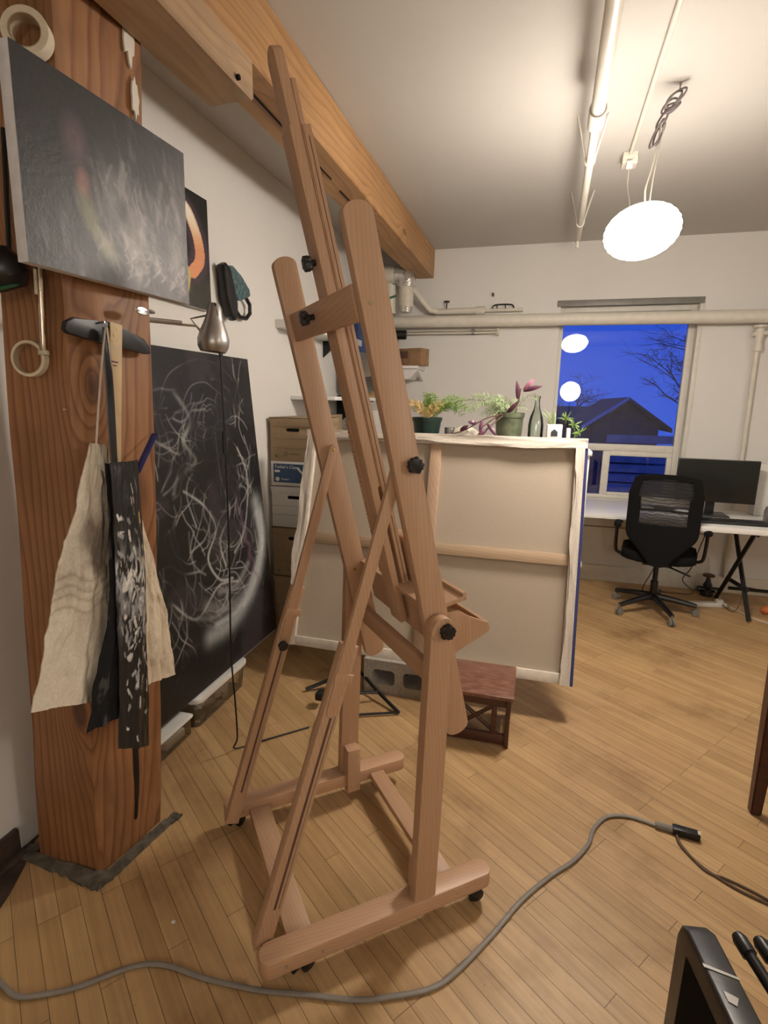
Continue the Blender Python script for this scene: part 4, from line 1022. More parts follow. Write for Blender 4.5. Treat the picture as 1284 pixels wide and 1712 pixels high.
cordthing('cable', 'cream cable looping along the floor under the trestle desk', [(1.48, 4.965, .30), (1.51, 4.93, .12), (1.55, 4.72, .006), (1.60, 4.52, .006), (1.68, 4.36, .006), (1.85, 4.28, .006), (2.2, 4.30, .006)], .0055, 'cordwhite')
cordthing('cable', 'short black cable arching from the power strip to the trestle leg', [(1.50, 4.56, .03), (1.56, 4.48, .012), (1.62, 4.54, .10), (1.64, 4.60, .17), (1.72, 4.60, .17)], .004, 'cordbrown')
o = tag(recenter(put('rubber_ball', (lambda b: (lathe(b, [(0, -.035), (.02, -.028), (.033, -.01), (.035, 0), (.033, .01), (.02, .028), (0, .035)], (1.78, 4.52, .035), 18), b)[-1])(NB()), 'orange'), (1.78, 4.52, 0)), 'small orange object on the floor under the trestle desk', 'ball')
# ================================================================== THINGS HUNG ON THE POST
def tape_roll(name, label, c, ax, ro, ri, wd, base=None):
    t = thing(name, label, 'tape', tuple(Vector(c)-Vector((0, 0, ro))), group='tape rolls hung on the timber post')
    ax = Vector(ax).normalized()
    bm = NB(); lathe(bm, [(ri+.002, -wd/2), (ro-.001, -wd/2), (ro, -wd/2+.001), (ro, wd/2-.001), (ro-.001, wd/2), (ri+.002, wd/2), (ri+.002, -wd/2)], c, 48, ax); put('tape', bm, 'tape', t)
    bm = NB(); lathe(bm, [(ri, -wd/2), (ri+.002, -wd/2), (ri+.002, wd/2), (ri, wd/2), (ri, -wd/2)], c, 40, ax); put('card_core', bm, 'core', t)
    return t
tape_roll('tape_roll', 'large masking tape roll hanging at the top of the timber post', (-1.195, 1.160, 2.362), (.42, -.9, .05), .051, .034, .034)
tape_roll('tape_roll', 'thin masking tape roll hanging low on the post below a clear plastic strip', (-1.312, 1.176, 1.642), (.20, -.95, .05), .047, .038, .020)
t = thing('plastic_tube', 'clear yellowed plastic tube standing in the lower tape roll on the post', 'tube', (-1.268, 1.178, 1.66))
bm = NB(); tube(bm, [(-1.245, 1.176, 1.90), (-1.264, 1.176, 1.655)], .0095, 18, True); put('tube', bm, 'amber', t)
bm = NB(); tube(bm, [(-1.250, 1.163, 1.86), (-1.254, 1.163, 1.80)], .004, 10); tube(bm, [(-1.264, 1.176, 1.662), (-1.264, 1.176, 1.652)], .0135, 16); put_each('end_band', bm, 'tapeside', t)
t = thing('hanging_cap', 'black rounded cap with green underside hanging at the far left of the post', 'cap', (-1.335, 1.13, 1.80))
bm = NB(); lathe(bm, [(0, -.055), (.055, -.050), (.075, -.02), (.072, .012), (.050, .043), (.015, .056), (0, .057)], (-1.325, 1.122, 1.855), 26, (-.1, -.4, 1), 1, .75); put('crown', bm, 'black', t)
bm = NB(); lathe(bm, [(0, -.004), (.062, -.004), (.070, 0), (.062, .004), (0, .004)], (-1.33, 1.120, 1.808), 26, (-.1, -.4, 1), 1, .8); put('green_underside', bm, 'greentape', t)
bm = NB(); tube(bm, [(-1.335, 1.17, 1.90), (-1.338, 1.196, 2.20)], .006, 8); put('strap', bm, 'black', t)
for lb, p, q in (('small bent nail on the post above the lantern tape roll', (-1.222, 1.196, 1.515), (-1.205, 1.165, 1.512)),):
    tag(recenter(put('nail', (lambda b: (tube(b, [p, q], .0022, 8), b)[-1])(NB()), 'steel'), p), 'small bent nail sticking out of the post left of the aprons', 'nail')

# T-square
t = thing('t_square', 'wooden T-square with black head hanging on the post above the aprons', 'T-square', (-1.135, 1.25, 1.70))
ty = Vector((0, 1, -.075)).normalized(); tz = Vector((.02, .075, 1)).normalized(); txn = ty.cross(tz)
o0 = Vector((-1.150, 1.280, 1.705))
prof = [(-.155, -.008), (-.150, .012), (-.125, .027), (-.06, .030), (-.02, .040), (.02, .040), (.06, .030), (.125, .020), (.150, .002), (.155, -.018), (.140, -.022), (.02, -.020), (-.02, -.020), (-.145, -.016)]
bm = NB(); prism(bm, prof, o0, ty, tz, txn, .016, .003); put('head', bm, 'black', t)
bm = NB(); prism(bm, [(-.012, .040), (.032, .040), (.022, -.37), (-.018, -.37)], o0+txn*.0165, ty, tz, txn, .004, .001); put('blade', bm, 'blade', t)
bm = NB()
for a, b in ((-.012, .025), (.012, .025), (-.012, -.006), (.012, -.006), (0, .008)): cyl(bm, o0+ty*a+tz*b+txn*.020, o0+ty*a+tz*b+txn*.0215, .003, 10)
put_each('screw', bm, 'brass', t)
bm = NB(); prism(bm, [(-.010, -.062), (.014, -.062), (.014, -.066), (-.010, -.066)], o0+txn*.0206, ty, tz, txn, .0003); prism(bm, [(-.006, -.072), (.010, -.072), (.010, -.075), (-.006, -.075)], o0+txn*.0206, ty, tz, txn, .0003)
put('faded_stamp', bm, 'purple', t)

# aprons: cloth sheets with folds, outline in the plane of the post's side, y = towards the window, z up
def cloth(name, left, right, xbase, amp, nf, colfn, mat, parent, nx=70, ny=140, seed=1, curl=0.0, thick=(-.003, 0, 0)):
    L = [(p.x, p.y) for p in smoothpath([(a, b, 0) for a, b in left], 10)]; Rr = [(p.x, p.y) for p in smoothpath([(a, b, 0) for a, b in right], 10)]
    def along(P, T):
        P = np.array(P); s = np.concatenate([[0], np.cumsum(np.hypot(*np.diff(P, axis=0).T))]); s /= s[-1]
        return np.interp(T, s, P[:, 0]), np.interp(T, s, P[:, 1])
    def pos(X, Y):
        T = 1-Y; ly, lz = along(L, T); ry, rz = along(Rr, T)
        y = ly*(1-X)+ry*X; z = lz*(1-X)+rz*X
        f = np.sin(X*nf*6.28+fbm(X, Y, seed, 1.5, 2.5)*5+seed)*amp*(0.25+.75*T)+(fbm(X, Y, seed+2, 5, 7)-.5)*amp*1.4+(fbm(X, Y, seed+5, 14, 18)-.5)*amp*.5
        x = xbase+np.abs(f)+curl*np.sin(X*3.14159)
        return np.stack([x, y, z], -1)
    return paint_grid(name, nx, ny, pos, colfn, mat, parent, thick)
def col_cream(X, Y):
    n = fbm(X, Y, 71, 3, 9); n2 = fbm(X, Y, 73, 9, 16); C = np.ones(X.shape+(3,))*np.array([.60, .54, .44])
    band = np.exp(-((Y-.55)/.22)**2)
    C = lay(C, np.clip(band*(n*2.1-.40), 0, .9)*np.clip(1.4-np.abs(X-.6)*2.2, 0, 1), (.14, .11, .09)); C = lay(C, np.exp(-((X-.72-.05*np.sin(Y*9))/.06)**2-((Y-.68)/.16)**2)*.75, (.10, .09, .08))
    C = lay(C, np.clip((n2-.55)*3, 0, .35)*band, (.22, .16, .12))
    for y0 in (.42, .46, .385, .34): C = lay(C, np.exp(-((Y-y0-.05*X-.02*np.sin(X*9))/.006)**2)*.45, (.20, .15, .11))
    return C
def col_cream2(X, Y):
    n = fbm(X, Y, 81, 5, 12); C = np.ones(X.shape+(3,))*np.array([.64, .55, .42]); return lay(C, np.clip((n-.5)*2.2, 0, .4), (.34, .25, .17))
def col_black(X, Y):
    n = fbm(X, Y, 91, 5, 12); C = np.ones(X.shape+(3,))*np.array([.012, .012, .013]); return lay(C, np.clip((n-.66)*4, 0, .3), (.16, .16, .16))
def col_splat(X, Y):
    C = np.ones(X.shape+(3,))*np.array([.014, .014, .015]); rng = random.Random(8); n = fbm(X, Y, 95, 9, 14)
    C = lay(C, np.clip((n-.48)*5, 0, .9)*np.exp(-((Y-.55)/.12)**2), (.30, .31, .33))
    C = lay(C, np.clip((fbm(X, Y, 97, 12, 20)-.55)*8, 0, .9)*np.exp(-((Y-.60)/.09)**2), (.62, .64, .64))
    for i in range(150):
        x = rng.uniform(.1, .98); y = min(.97, max(.04, rng.gauss(.50, .20))); r = rng.uniform(.003, .014)
        pts = [(x, y), (x+rng.uniform(-.09, .09), y+rng.uniform(-.03, .03))]
        d = seg_dist(X*.5, Y*1.4, [(a*.5, b*1.4) for a, b in pts]); C = lay(C, (d < r)*rng.uniform(.5, 1), rng.choice([(.75, .74, .70), (.6, .62, .62), (.35, .36, .38)]))
    for x, y, r, c in ((.8, .82, .020, (.75, .55, .16)), (.88, .79, .018, (.55, .06, .04)), (.85, .66, .022, (.70, .55, .2)), (.84, .80, .012, (.85, .75, .5))):
        d = np.hypot((X-x)*.5, (Y-y)*1.4)+(n-.5)*.03; C = lay(C, (d < r)*.95, c)
    return C
t = thing('cream_apron', 'stained cream cotton apron hanging from the T-square nail, leftmost of the aprons', 'apron', (-1.125, 1.2, .70))
cloth('skirt', [(1.180, 1.425), (1.13, 1.30), (1.04, 1.11), (.98, .94), (.918, .785)], [(1.245, 1.415), (1.245, 1.25), (1.235, 1.05), (1.20, .85), (1.150, .690)], -1.150, .013, 1.1, col_cream, 'cloth', t, seed=2)
cloth('side_panel', [(1.29, 1.20), (1.30, 1.0), (1.30, .85), (1.29, .655)], [(1.345, 1.19), (1.39, 1.01), (1.425, .82), (1.442, .618)], -1.140, .012, 1.2, col_cream2, 'cloth', t, 40, 80, seed=5)
bm = NB(); tube(bm, smoothpath([(-1.128, 1.182, 1.42), (-1.122, 1.195, 1.52), (-1.112, 1.225, 1.70), (-1.112, 1.236, 1.715), (-1.118, 1.243, 1.60), (-1.124, 1.246, 1.41)]), .006, 8, flat=.3); put('neck_strap', bm, 'linen_w', t)
t = thing('black_apron', 'black apron covered in white paint splashes hanging over the cream apron', 'apron', (-1.095, 1.25, .45))
cloth('skirt', [(1.200, 1.37), (1.19, 1.15), (1.155, .95), (1.10, .80), (1.048, .650)], [(1.25, 1.36), (1.25, 1.1), (1.24, .90), (1.22, .75), (1.19, .625)], -1.120, .010, 1.0, col_black, 'cloth', t, seed=7)
cloth('paint_splashed_fold', [(1.203, 1.372), (1.195, 1.20), (1.182, .99), (1.170, .80), (1.150, .66), (1.138, .545)], [(1.308, 1.370), (1.308, 1.20), (1.305, .99), (1.285, .80), (1.270, .62), (1.258, .475)], -1.108, .007, .8, col_splat, 'cloth_shiny', t, 90, 220, seed=9, curl=.018)
bm = NB(); tube(bm, smoothpath([(-1.112, 1.226, 1.37), (-1.112, 1.234, 1.55), (-1.116, 1.238, 1.715), (-1.114, 1.230, 1.66), (-1.110, 1.218, 1.36)]), .010, 8, flat=.25); put('neck_strap', bm, 'black', t)
bm = NB(); tube(bm, smoothpath([(-1.105, 1.205, .52), (-1.12, 1.215, .38), (-1.15, 1.24, .28), (-1.165, 1.245, .20)]), [.009]*6+[.008]*6+[.006]*6+[.003], 8, flat=.4); put('hanging_tie', bm, 'black', t)
bm = NB(); tube(bm, [(-1.115, 1.310, 1.33), (-1.150, 1.445, 1.435)], .011, 8, flat=.2); put('blue_tape_strip', bm, 'bluepaint', t)
bm = NB(); tube(bm, [(-1.168, 1.238, 1.735), (-1.118, 1.238, 1.740)], .0025, 8); o = put('nail', bm, 'steel'); tag(recenter(o, (-1.168, 1.238, 1.735)), 'nail carrying the T-square and the apron straps on the post', 'nail')

# swing-arm clamp lamp on the back of the post
t = thing('clamp_lamp', 'silver swing-arm lamp on the back of the post with its long black cord', 'lamp', (-1.2, 1.85, 1.75))
bm = NB(); lathe(bm, [(0, .115), (.018, .115), (.026, .10), (.030, .07), (.038, .045), (.050, .015), (.058, -.015), (.056, -.040), (.046, -.058), (.043, -.055), (.053, -.038), (.054, -.015), (.046, .012), (.030, .04), (0, .05)], (-1.185, 1.85, 1.775), 34, (.06, .05, 1)); put('shade', bm, 'alu', t)
bm = NB(); lathe(bm, [(.049, -.002), (.051, 0), (.049, .002)], (-1.185, 1.85, 1.785), 30, (.06, .05, 1)); tube(bm, [(-1.235, 1.85, 1.785), (-1.265, 1.83, 1.835), (-1.20, 1.85, 1.85)], .004, 8); tube(bm, [(-1.235, 1.85, 1.79), (-1.25, 1.84, 1.81), (-1.30, 1.80, 1.812)], .0045, 8); put('yoke', bm, 'steel', t)
bm = NB(); tube(bm, [(-1.285, 1.80, 1.815), (-1.40, 1.62, 1.815), (-1.39, 1.50, 1.812)], .009, 10); put('arm', bm, 'steel', t)
bm = NB(); tube(bm, [(-1.20, 1.41, 1.80), (-1.165, 1.45, 1.81), (-1.19, 1.53, 1.81), (-1.39, 1.52, 1.812)], .0045, 8); lathe(bm, [(0, -.004), (.010, -.003), (.012, .0), (.010, .003), (0, .004)], (-1.118, 1.385, 1.79), 14, (1, 0, 0), 1, 2.4); put('clip', bm, 'steel', t)
bm = NB(); tube(bm, smoothpath([(-1.18, 1.85, 1.885), (-1.165, 1.84, 1.88), (-1.155, 1.84, 1.80), (-1.155, 1.845, 1.60), (-1.155, 1.85, 1.3), (-1.165, 1.86, .9), (-1.175, 1.86, .5), (-1.165, 1.86, .25), (-1.175, 1.88, .08), (-1.20, 1.90, .008), (-1.10, 2.0, .006), (-.95, 2.15, .006)], 8), .0038, 8); tube(bm, [(-1.155, 1.846, 1.73), (-1.155, 1.846, 1.70)], .008, 8); tube(bm, smoothpath([(-1.158, 1.852, 1.42), (-1.158, 1.852, 1.40), (-1.158, 1.852, 1.36), (-1.159, 1.852, 1.34)]), .009, 8); put('cord', bm, 'black', t)
# mask on the wall
t = thing('face_mask', 'teal and black padded mask with a looped strap hanging on the white wall', 'mask', (-1.58, 2.68, 2.05))
bm = NB(); O_ = Vector((-1.615, 2.58, 2.06))
prism(bm, [(0, .12), (.03, .15), (.08, .16), (.16, .13), (.24, .075), (.25, .04), (.20, .02), (.15, .0), (.10, -.01), (.07, .03), (.04, .05)], O_, (0, 1, 0), (0, 0, 1), (1, 0, 0), .05, .014, 3); put('padded_shell', bm, 'teal', t)
bm = NB(); prism(bm, [(-.035, .14), (-.01, .155), (.035, .13), (.05, .05), (.075, -.03), (.085, -.09), (.06, -.115), (.02, -.10), (-.01, .0)], O_+Vector((.012, 0, 0)), (0, 1, 0), (0, 0, 1), (1, 0, 0), .055, .018, 3); put('black_cup', bm, 'black', t)
bm = NB(); P = [O_+Vector((.03, .185+.085*math.cos(a), -.025+.062*math.sin(a))) for a in [math.radians(22.5+45*k) for k in range(-5, 3)]]; tube(bm, P, .011, 8); put('strap_loop', bm, 'black', t)

# ================================================================== LEFT WALL AND FAR CORNER
t = thing('plastic_bin', 'clear plastic storage bin with a white lid on the floor under the black painting', 'storage bin', (-1.52, 2.2, 0), group='clear bins under the black painting')
bm = NB(); 
lo = rounded(.125, .42, .03, 4, -1.575, 1.99); hi = rounded(.145, .44, .03, 4, -1.585, 1.98)
A = [bm.verts.new((x, y, .006)) for x, y in lo]; B = [bm.verts.new((x, y, .135)) for x, y in hi]
for i in range(len(A)): bm.faces.new([A[i], A[(i+1) % len(A)], B[(i+1) % len(A)], B[i]])
bm.faces.new(A[::-1]); put('clear_body', bm, 'clearpl', t)
bm = NB(); prism(bm, rounded(.165, .46, .035, 5, -1.595, 1.97), (0, 0, .133), (1, 0, 0), (0, 1, 0), (0, 0, 1), .026, .006); put('lid', bm, 'whitepl', t)
bm = NB(); random.seed(5)
for i in range(26):
    x, y, z = random.uniform(-1.55, -1.475), random.uniform(2.02, 2.38), random.uniform(.03, .11); s = random.uniform(.012, .028)
    c = Matrix.Translation((x, y, z)) @ Matrix.Rotation(random.random()*3, 4, Vector((random.random(), random.random(), 1)).normalized()); box(bm, (-s, -s*.7, -s*.5), (s, s*.7, s*.5), .003, 1, c)
put('contents', bm, 'ceramic', t)
t = thing('plastic_bin', 'second clear bin mostly hidden at the left end below the black painting', 'storage bin', (-1.53, 1.8, 0), group='clear bins under the black painting')
bm = NB(); box(bm, (-1.58, 1.64, .004), (-1.45, 1.94, .09), .012, 2); put('clear_body', bm, 'clearpl', t)
bm = NB(); box(bm, (-1.56, 1.78, .01), (-1.47, 1.92, .05), .01, 2); put('contents', bm, 'ceramic', t)
bm = NB(); box(bm, (-1.59, 1.63, .088), (-1.445, 1.95, .105), .006); put('lid', bm, 'whitepl', t)

def archive_box(label, z0, z1, y0, mat, lidh, x0=-1.600, x1=-1.28, depth=.38, slot=True, lines=False, band=False, mark=None):
    t = thing('archive_box', label, 'box', (x0+.16, y0+.19, z0), group='archive boxes stacked by the left wall')
    bm = NB(); box(bm, (x0+.006, y0+.006, z0), (x1-.006, y0+depth-.006, z1-.004), .003); put('carton', bm, mat, t)
    bm = NB(); 
    prism(bm, [(0, z1-lidh*.35), (.03, z1-lidh), (x1-x0-.03, z1-lidh), (x1-x0, z1-lidh*.35), (x1-x0, z1), (0, z1)], (x0, y0, 0), (1, 0, 0), (0, 0, 1), (0, 1, 0), .006, .001)
    box(bm, (x0, y0+.006, z1-lidh*.9), (x0+.005, y0+depth, z1), .001); box(bm, (x1-.005, y0+.006, z1-lidh*.9), (x1, y0+depth, z1), .001); box(bm, (x0, y0, z1-.005), (x1, y0+depth, z1), .001)
    put('lid', bm, mat, t)
    if slot:
        cx = (x0+x1)/2; zs = z1-lidh-.020
        bm = NB(); prism(bm, rounded(.085, .020, .009, 4, -.0425, -.010), (cx, y0+.0045, zs), (1, 0, 0), (0, 0, 1), (0, 1, 0), .003); put('hand_hole', bm, 'dark', t)
    if lines:
        bm = NB()
        for zz in (z0+(z1-z0)*.52, z0+(z1-z0)*.30): box(bm, (x0+.01, y0+.0045, zz), (x1-.01, y0+.0055, zz+.0015))
        put('printed_line', bm, 'greenink' if 'brown' in label else 'ink', t)
    if mark == 'eco':
        bm = NB(); lathe(bm, [(.008, 0), (.013, 0), (.013, .001), (.008, .001), (.008, 0)], (x0+.11, y0+.0055, z0+.045), 18, (0, -1, 0)); box(bm, (x0+.135, y0+.0045, z0+.043), (x0+.20, y0+.0055, z0+.049)); lathe(bm, [(0, 0), (.010, 0), (.010, .001), (0, .001)], (x0+.045, y0+.0055, z0+.030), 18, (0, -1, 0)); put('printed_mark', bm, 'greenink', t)
    return t
YB0 = 3.06
archive_box('brown cardboard archive box, topmost of the stack against the left wall', 1.168, 1.437, YB0, 'kraft', .055, lines=True, mark='eco')
t = thing('clay_box', 'white and blue clay carton between the brown and white archive boxes', 'box', (-1.44, YB0+.15, 1.012))
x0, x1 = -1.592, -1.285
bm = NB(); box(bm, (x0, YB0, 1.014), (x1, YB0+.3, 1.166), .002); put('carton', bm, 'whitecard', t)
bm = NB(); prism(bm, rounded(.28, .118, .008, 4, 0, 0), (x0+.018, YB0-.0008, 1.034), (1, 0, 0), (0, 0, 1), (0, 1, 0), .0015); put('blue_label', bm, 'blue', t)
bm = NB(); lathe(bm, [(0, 0), (.014, 0), (.014, .0012), (0, .0012)], (x0+.045, YB0-.0006, 1.055), 22, (0, -1, 0)); prism(bm, rounded(.036, .014, .005, 3), (x0+.026, YB0-.0014, 1.098), (1, 0, 0), (0, 0, 1), (0, 1, 0), .001)
prism(bm, [(0, .07), (.02, .072), (.042, .045), (.055, .06), (.075, .055), (.080, .065), (.095, .05), (.085, .025), (.060, .022), (.04, .030)], (x0+.170, YB0-.0016, 1.062), (1, 0, 0), (0, 0, 1), (0, 1, 0), .001)
prism(bm, [(-.012, -.03), (.024, -.03), (.028, -.02), (.012, -.008), (.010, .012), (.002, .012), (0, -.008), (-.016, -.02)], (x0+.235, YB0-.0016, 1.075), (1, 0, 0), (0, 0, 1), (0, 1, 0), .001)
put('printed_hand_and_pot', bm, 'labelwhite', t)
text_mesh('printed_name', "Tucker's Clay", .027, (x0+.026, YB0-.0018, 1.124), (1, 0, 0), (0, 0, 1), 'labelwhite', t)
text_mesh('printed_name', 'Tuckers', .017, (x0+.068, YB0-.0018, 1.050), (1, 0, 0), (0, 0, 1), 'labelwhite', t)
archive_box('white archive box with dark hand hole under the clay carton', .745, 1.010, YB0, 'whitecard', .050, lines=True)
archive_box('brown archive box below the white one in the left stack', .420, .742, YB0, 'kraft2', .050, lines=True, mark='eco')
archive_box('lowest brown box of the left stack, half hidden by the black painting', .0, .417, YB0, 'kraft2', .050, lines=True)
t = thing('wall_shelf', 'upper white floating shelf on the left wall behind the easel', 'shelf', (-1.55, 3.6, 1.99), group='white shelves on the left wall')
bm = NB(); box(bm, (XL+.001, 3.22, 1.985), (-1.45, 4.45, 2.035), .004); put('board', bm, 'white', t)
bm = NB(); prism(bm, [(0, 0), (.14, 0), (0, -.12)], (XL+.002, 4.0, 1.985), (1, 0, 0), (0, 0, 1), (0, 1, 0), .02, .002); prism(bm, [(0, 0), (.14, 0), (0, -.05)], (XL+.002, 3.4, 1.985), (1, 0, 0), (0, 0, 1), (0, 1, 0), .02, .002); put('bracket', bm, 'blackmetal', t)
t = thing('wall_shelf', 'lower white shelf on the left wall above the archive boxes', 'shelf', (-1.5, 4.0, 1.55), group='white shelves on the left wall')
bm = NB(); box(bm, (XL+.001, 3.42, 1.545), (-1.30, 4.70, 1.570), .003); box(bm, (-1.30, 4.0, 1.545), (-1.16, 4.70, 1.570), .003); put('board', bm, 'white', t)
bm = NB(); box(bm, (-1.40, 4.15, 1.535), (-1.385, 4.6, 1.545), .002); prism(bm, [(0, 0), (.25, 0), (0, -.2)], (XL+.002, 4.3, 1.545), (1, 0, 0), (0, 0, 1), (0, 1, 0), .02, .002); put('bracket', bm, 'blackmetal', t)
t = thing('desk_lamp', 'large satin silver lamp shade on a black arm behind the easel mast', 'lamp', (-1.40, 4.35, 1.57))
bm = NB(); lathe(bm, [(0, .17), (.05, .165), (.10, .13), (.145, .05), (.155, -.10), (.148, -.10), (.138, .05), (.09, .12), (0, .15)], (-1.385, 4.30, 1.76), 36, (-.30, .30, .9)); put('shade', bm, 'silver', t)
bm = NB(); tube(bm, smoothpath([(-1.55, 4.30, 1.58), (-1.56, 4.30, 1.75), (-1.50, 4.26, 1.92), (-1.46, 4.28, 1.985), (-1.44, 4.29, 1.97)]), .012, 10); tube(bm, [(-1.485, 4.22, 2.15), (-1.470, 4.25, 1.98)], .012, 8); lathe(bm, [(0, 0), (.06, 0), (.06, .015), (0, .018)], (-1.55, 4.30, 1.571), 20); put('arm', bm, 'black', t)
t = thing('blue_garment', 'blue denim garment hanging in the corner behind the easel', 'garment', (-1.45, 4.7, 1.85))
def col_den(X, Y): return np.ones(X.shape+(3,))*np.array([.07, .11, .25])*(.6+.8*fbm(X, Y, 12, 6, 9))[..., None]
def posd(X, Y):
    return np.stack([-1.60+X*.30, 4.62+.03*np.sin(X*14+Y*2)+.02*Y, 1.84+Y*.42-.06*np.abs(X-.5)], -1)
paint_grid('cloth', 40, 40, posd, col_den, 'cloth', t, (0, .02, 0))
bm = NB(); tube(bm, [(-1.45, 4.66, 2.25), (-1.45, 4.76, 2.30)], .006, 8); put('hanger', bm, 'blackmetal', t)
t = thing('sketch_board', 'pine board with a small label leaning on the lower corner shelf', 'board', (-1.30, 4.45, 1.571))
bm = NB(); prism(bm, [(0, 0), (.26, 0), (.26, .15), (.12, .13), (0, .03)], (-1.47, 4.52, 1.572), (1, 0, 0), (0, .3, .95), (0, -.95, .3), .012, .002); put('board', bm, 'board', t)
bm = NB(); prism(bm, rounded(.07, .035, .006, 3), (-1.36, 4.528, 1.625), (1, .0, 0), (0, .3, .95), (0, -.95, .3), .014); put('label', bm, 'tape', t)
t = thing('white_carton', 'white carton standing behind the large canvas under the corner shelf', 'box', (-1.28, 4.2, 1.25))
bm = NB(); box(bm, (-1.42, 4.10, 1.237), (-1.12, 4.35, 1.475), .004); put('carton', bm, 'whitecard', t)
t = thing('kraft_parcel', 'small brown cardboard parcel behind the archive boxes near the canvas corner', 'box', (-1.5, 3.8, 1.2))
bm = NB(); box(bm, (-1.615, 3.72, 1.237), (-1.45, 3.98, 1.44), .003); put('carton', bm, 'kraft', t)
t = thing('corner_cabinet', 'low cabinet in the far left corner, hidden behind the large canvas', 'cabinet', (-1.35, 4.1, 0))
bm = NB(); box(bm, (XL+.002, 3.60, 0), (-1.02, 4.60, 1.235), .004); put('body', bm, 'white', t)
t = thing('corner_bracket_shelf', 'small white shelf on the far wall right of the easel mast', 'shelf', (-1.12, 4.9, 1.80))
bm = NB(); box(bm, (-1.40, 4.70, 1.825), (-1.02, 4.999, 1.85), .003); prism(bm, [(0, 0), (.28, 0), (0, -.10)], (-1.06, 4.998, 1.825), (0, -1, 0), (0, 0, 1), (1, 0, 0), .03, .002); put('board', bm, 'white', t)
bm = NB(); prism(bm, [(0, -.09), (.30, -.09), (.38, 0), (.0, 0)], (-1.40, 4.72, 1.825), (1, 0, 0), (0, 0, 1), (0, 1, 0), .27, .003); put('white_support', bm, 'whitecard', t)
t = thing('wooden_box', 'rough brown wooden box on the small white shelf near the pipes', 'box', (-1.1, 4.8, 1.86))
bm = NB(); c = Matrix.Translation((-1.12, 4.80, 1.925)) @ Matrix.Rotation(math.radians(-20), 4, 'Z'); box(bm, (-.15, -.06, -.074), (.15, .08, .072), .004, 2, c); put('crate', bm, 'cratewood', t)
bm = NB(); box(bm, (-.14, -.064, -.01), (.02, -.058, .05), .003, 2, c); put('recess_shade', bm, 'stem', t)  # dark plate on the front, the box's inner shade as colour
t = thing('black_bracket', 'black cylindrical bracket end under the thick pipe beside the easel', 'bracket', (-1.22, 4.85, 2.1))
bm = NB(); tube(bm, [(-1.33, 4.80, 2.12), (-1.16, 4.82, 2.12)], .040, 16); put('body', bm, 'black', t)

# ================================================================== PLANT STAND AND PLANTS
t = thing('plant_stand', 'white shelf unit behind the large canvas carrying the plants', 'shelf unit', (-.2, 3.35, 0))
bm = NB(); box(bm, (-.95, 3.10, 1.275), (.30, 3.50, 1.300), .003); box(bm, (-.95, 3.10, .65), (.30, 3.50, .675), .003); put('board', bm, 'white', t)
for x in (-.94, .27):
    for y in (3.11, 3.47):
        bm = NB(); box(bm, (x, y, 0), (x+.02, y+.02, 1.275), .001); put('leg', bm, 'white', t)
ZP = 1.300
def pot(bm, c, r0, r1, h, n=28):
    lathe(bm, [(0, 0), (r0, 0), (r1, h*.86), (r1+.004, h*.86), (r1+.006, h), (r1-.002, h), (r1-.006, h*.86), (0, h*.84)], c, n)
def blade_leaf(bm, base, tip, wd, bend=.0, n=6, twist=None):
    b = Vector(base); t_ = Vector(tip); d = t_-b; L = d.length; dn_ = d.normalized(); s = dn_.cross(Vector(twist or (.3, -1, .2))).normalized(); up = s.cross(dn_)
    rows = []
    for i in range(n+1):
        t = i/n; c = b+d*t+up*bend*math.sin(t*math.pi)*L; w_ = wd*math.sin(math.pi*min(1, .08+t*.92))**.8
        rows.append((bm.verts.new(c-s*w_), bm.verts.new(c+up*w_*.35), bm.verts.new(c+s*w_)))
    for A, B in zip(rows, rows[1:]):
        bm.faces.new([A[0], A[1], B[1], B[0]]); bm.faces.new([A[1], A[2], B[2], B[1]])
    tp = rows[-1]
def frond(bm, base, tip, nl, ll, lw, arch=.25, rng=random):
    b = Vector(base); t_ = Vector(tip); P = []
    for i in range(9):
        t = i/8; P.append(b+(t_-b)*t+Vector((0, 0, 1))*arch*math.sin(t*math.pi*.9)*(t_-b).length)
    tube(bm, P, [.0012]*9, 4)
    for i in range(nl):
        t = .25+.75*i/nl; k = min(int(t*8), 7); c = P[k].lerp(P[k+1], t*8-k); d = (P[k+1]-P[k]).normalized()
        for s in (-1, 1):
            sd = d.cross(Vector((0, -1, .2))).normalized()*s
            tp = c+(sd*.8+d*.6+Vector((rng.uniform(-.3, .3), rng.uniform(-.5, .5), rng.uniform(-.3, .2)))).normalized()*ll*rng.uniform(.6, 1.1)
            blade_leaf(bm, c, tp, lw, .1, 3)
rng = random.Random(2)
t = thing('potted_fern', 'dark green pot with green and straw-dry fern, leftmost plant behind the canvas', 'plant', (-.64, 3.25, ZP))
bm = NB(); pot(bm, (-.64, 3.25, ZP), .065, .086, .155); pp = put('pot', bm, 'pot', t)
bm = NB(); lathe(bm, [(0, 0), (.080, 0), (.080, .004), (0, .006)], (-.64, 3.25, ZP+.135), 24); put('soil', bm, 'soil', pp)
bm = NB()
for i in range(26):
    a = rng.uniform(0, 6.28); r = rng.uniform(.05, .14); frond(bm, (-.64+rng.uniform(-.03, .03), 3.25+rng.uniform(-.03, .03), ZP+.13), (-.665+r*math.cos(a), 3.25+r*.8*math.sin(a), ZP+rng.uniform(.18, .23)), 7, .028, .0022, .3, rng)
put('dry_fronds', bm, 'straw', t)
bm = NB()
for i in range(12): frond(bm, (-.64, 3.25, ZP+.14), (-.63+rng.uniform(-.04, .05), 3.25+rng.uniform(-.04, .04), ZP+rng.uniform(.24, .31)), 9, .026, .003, .05, rng)
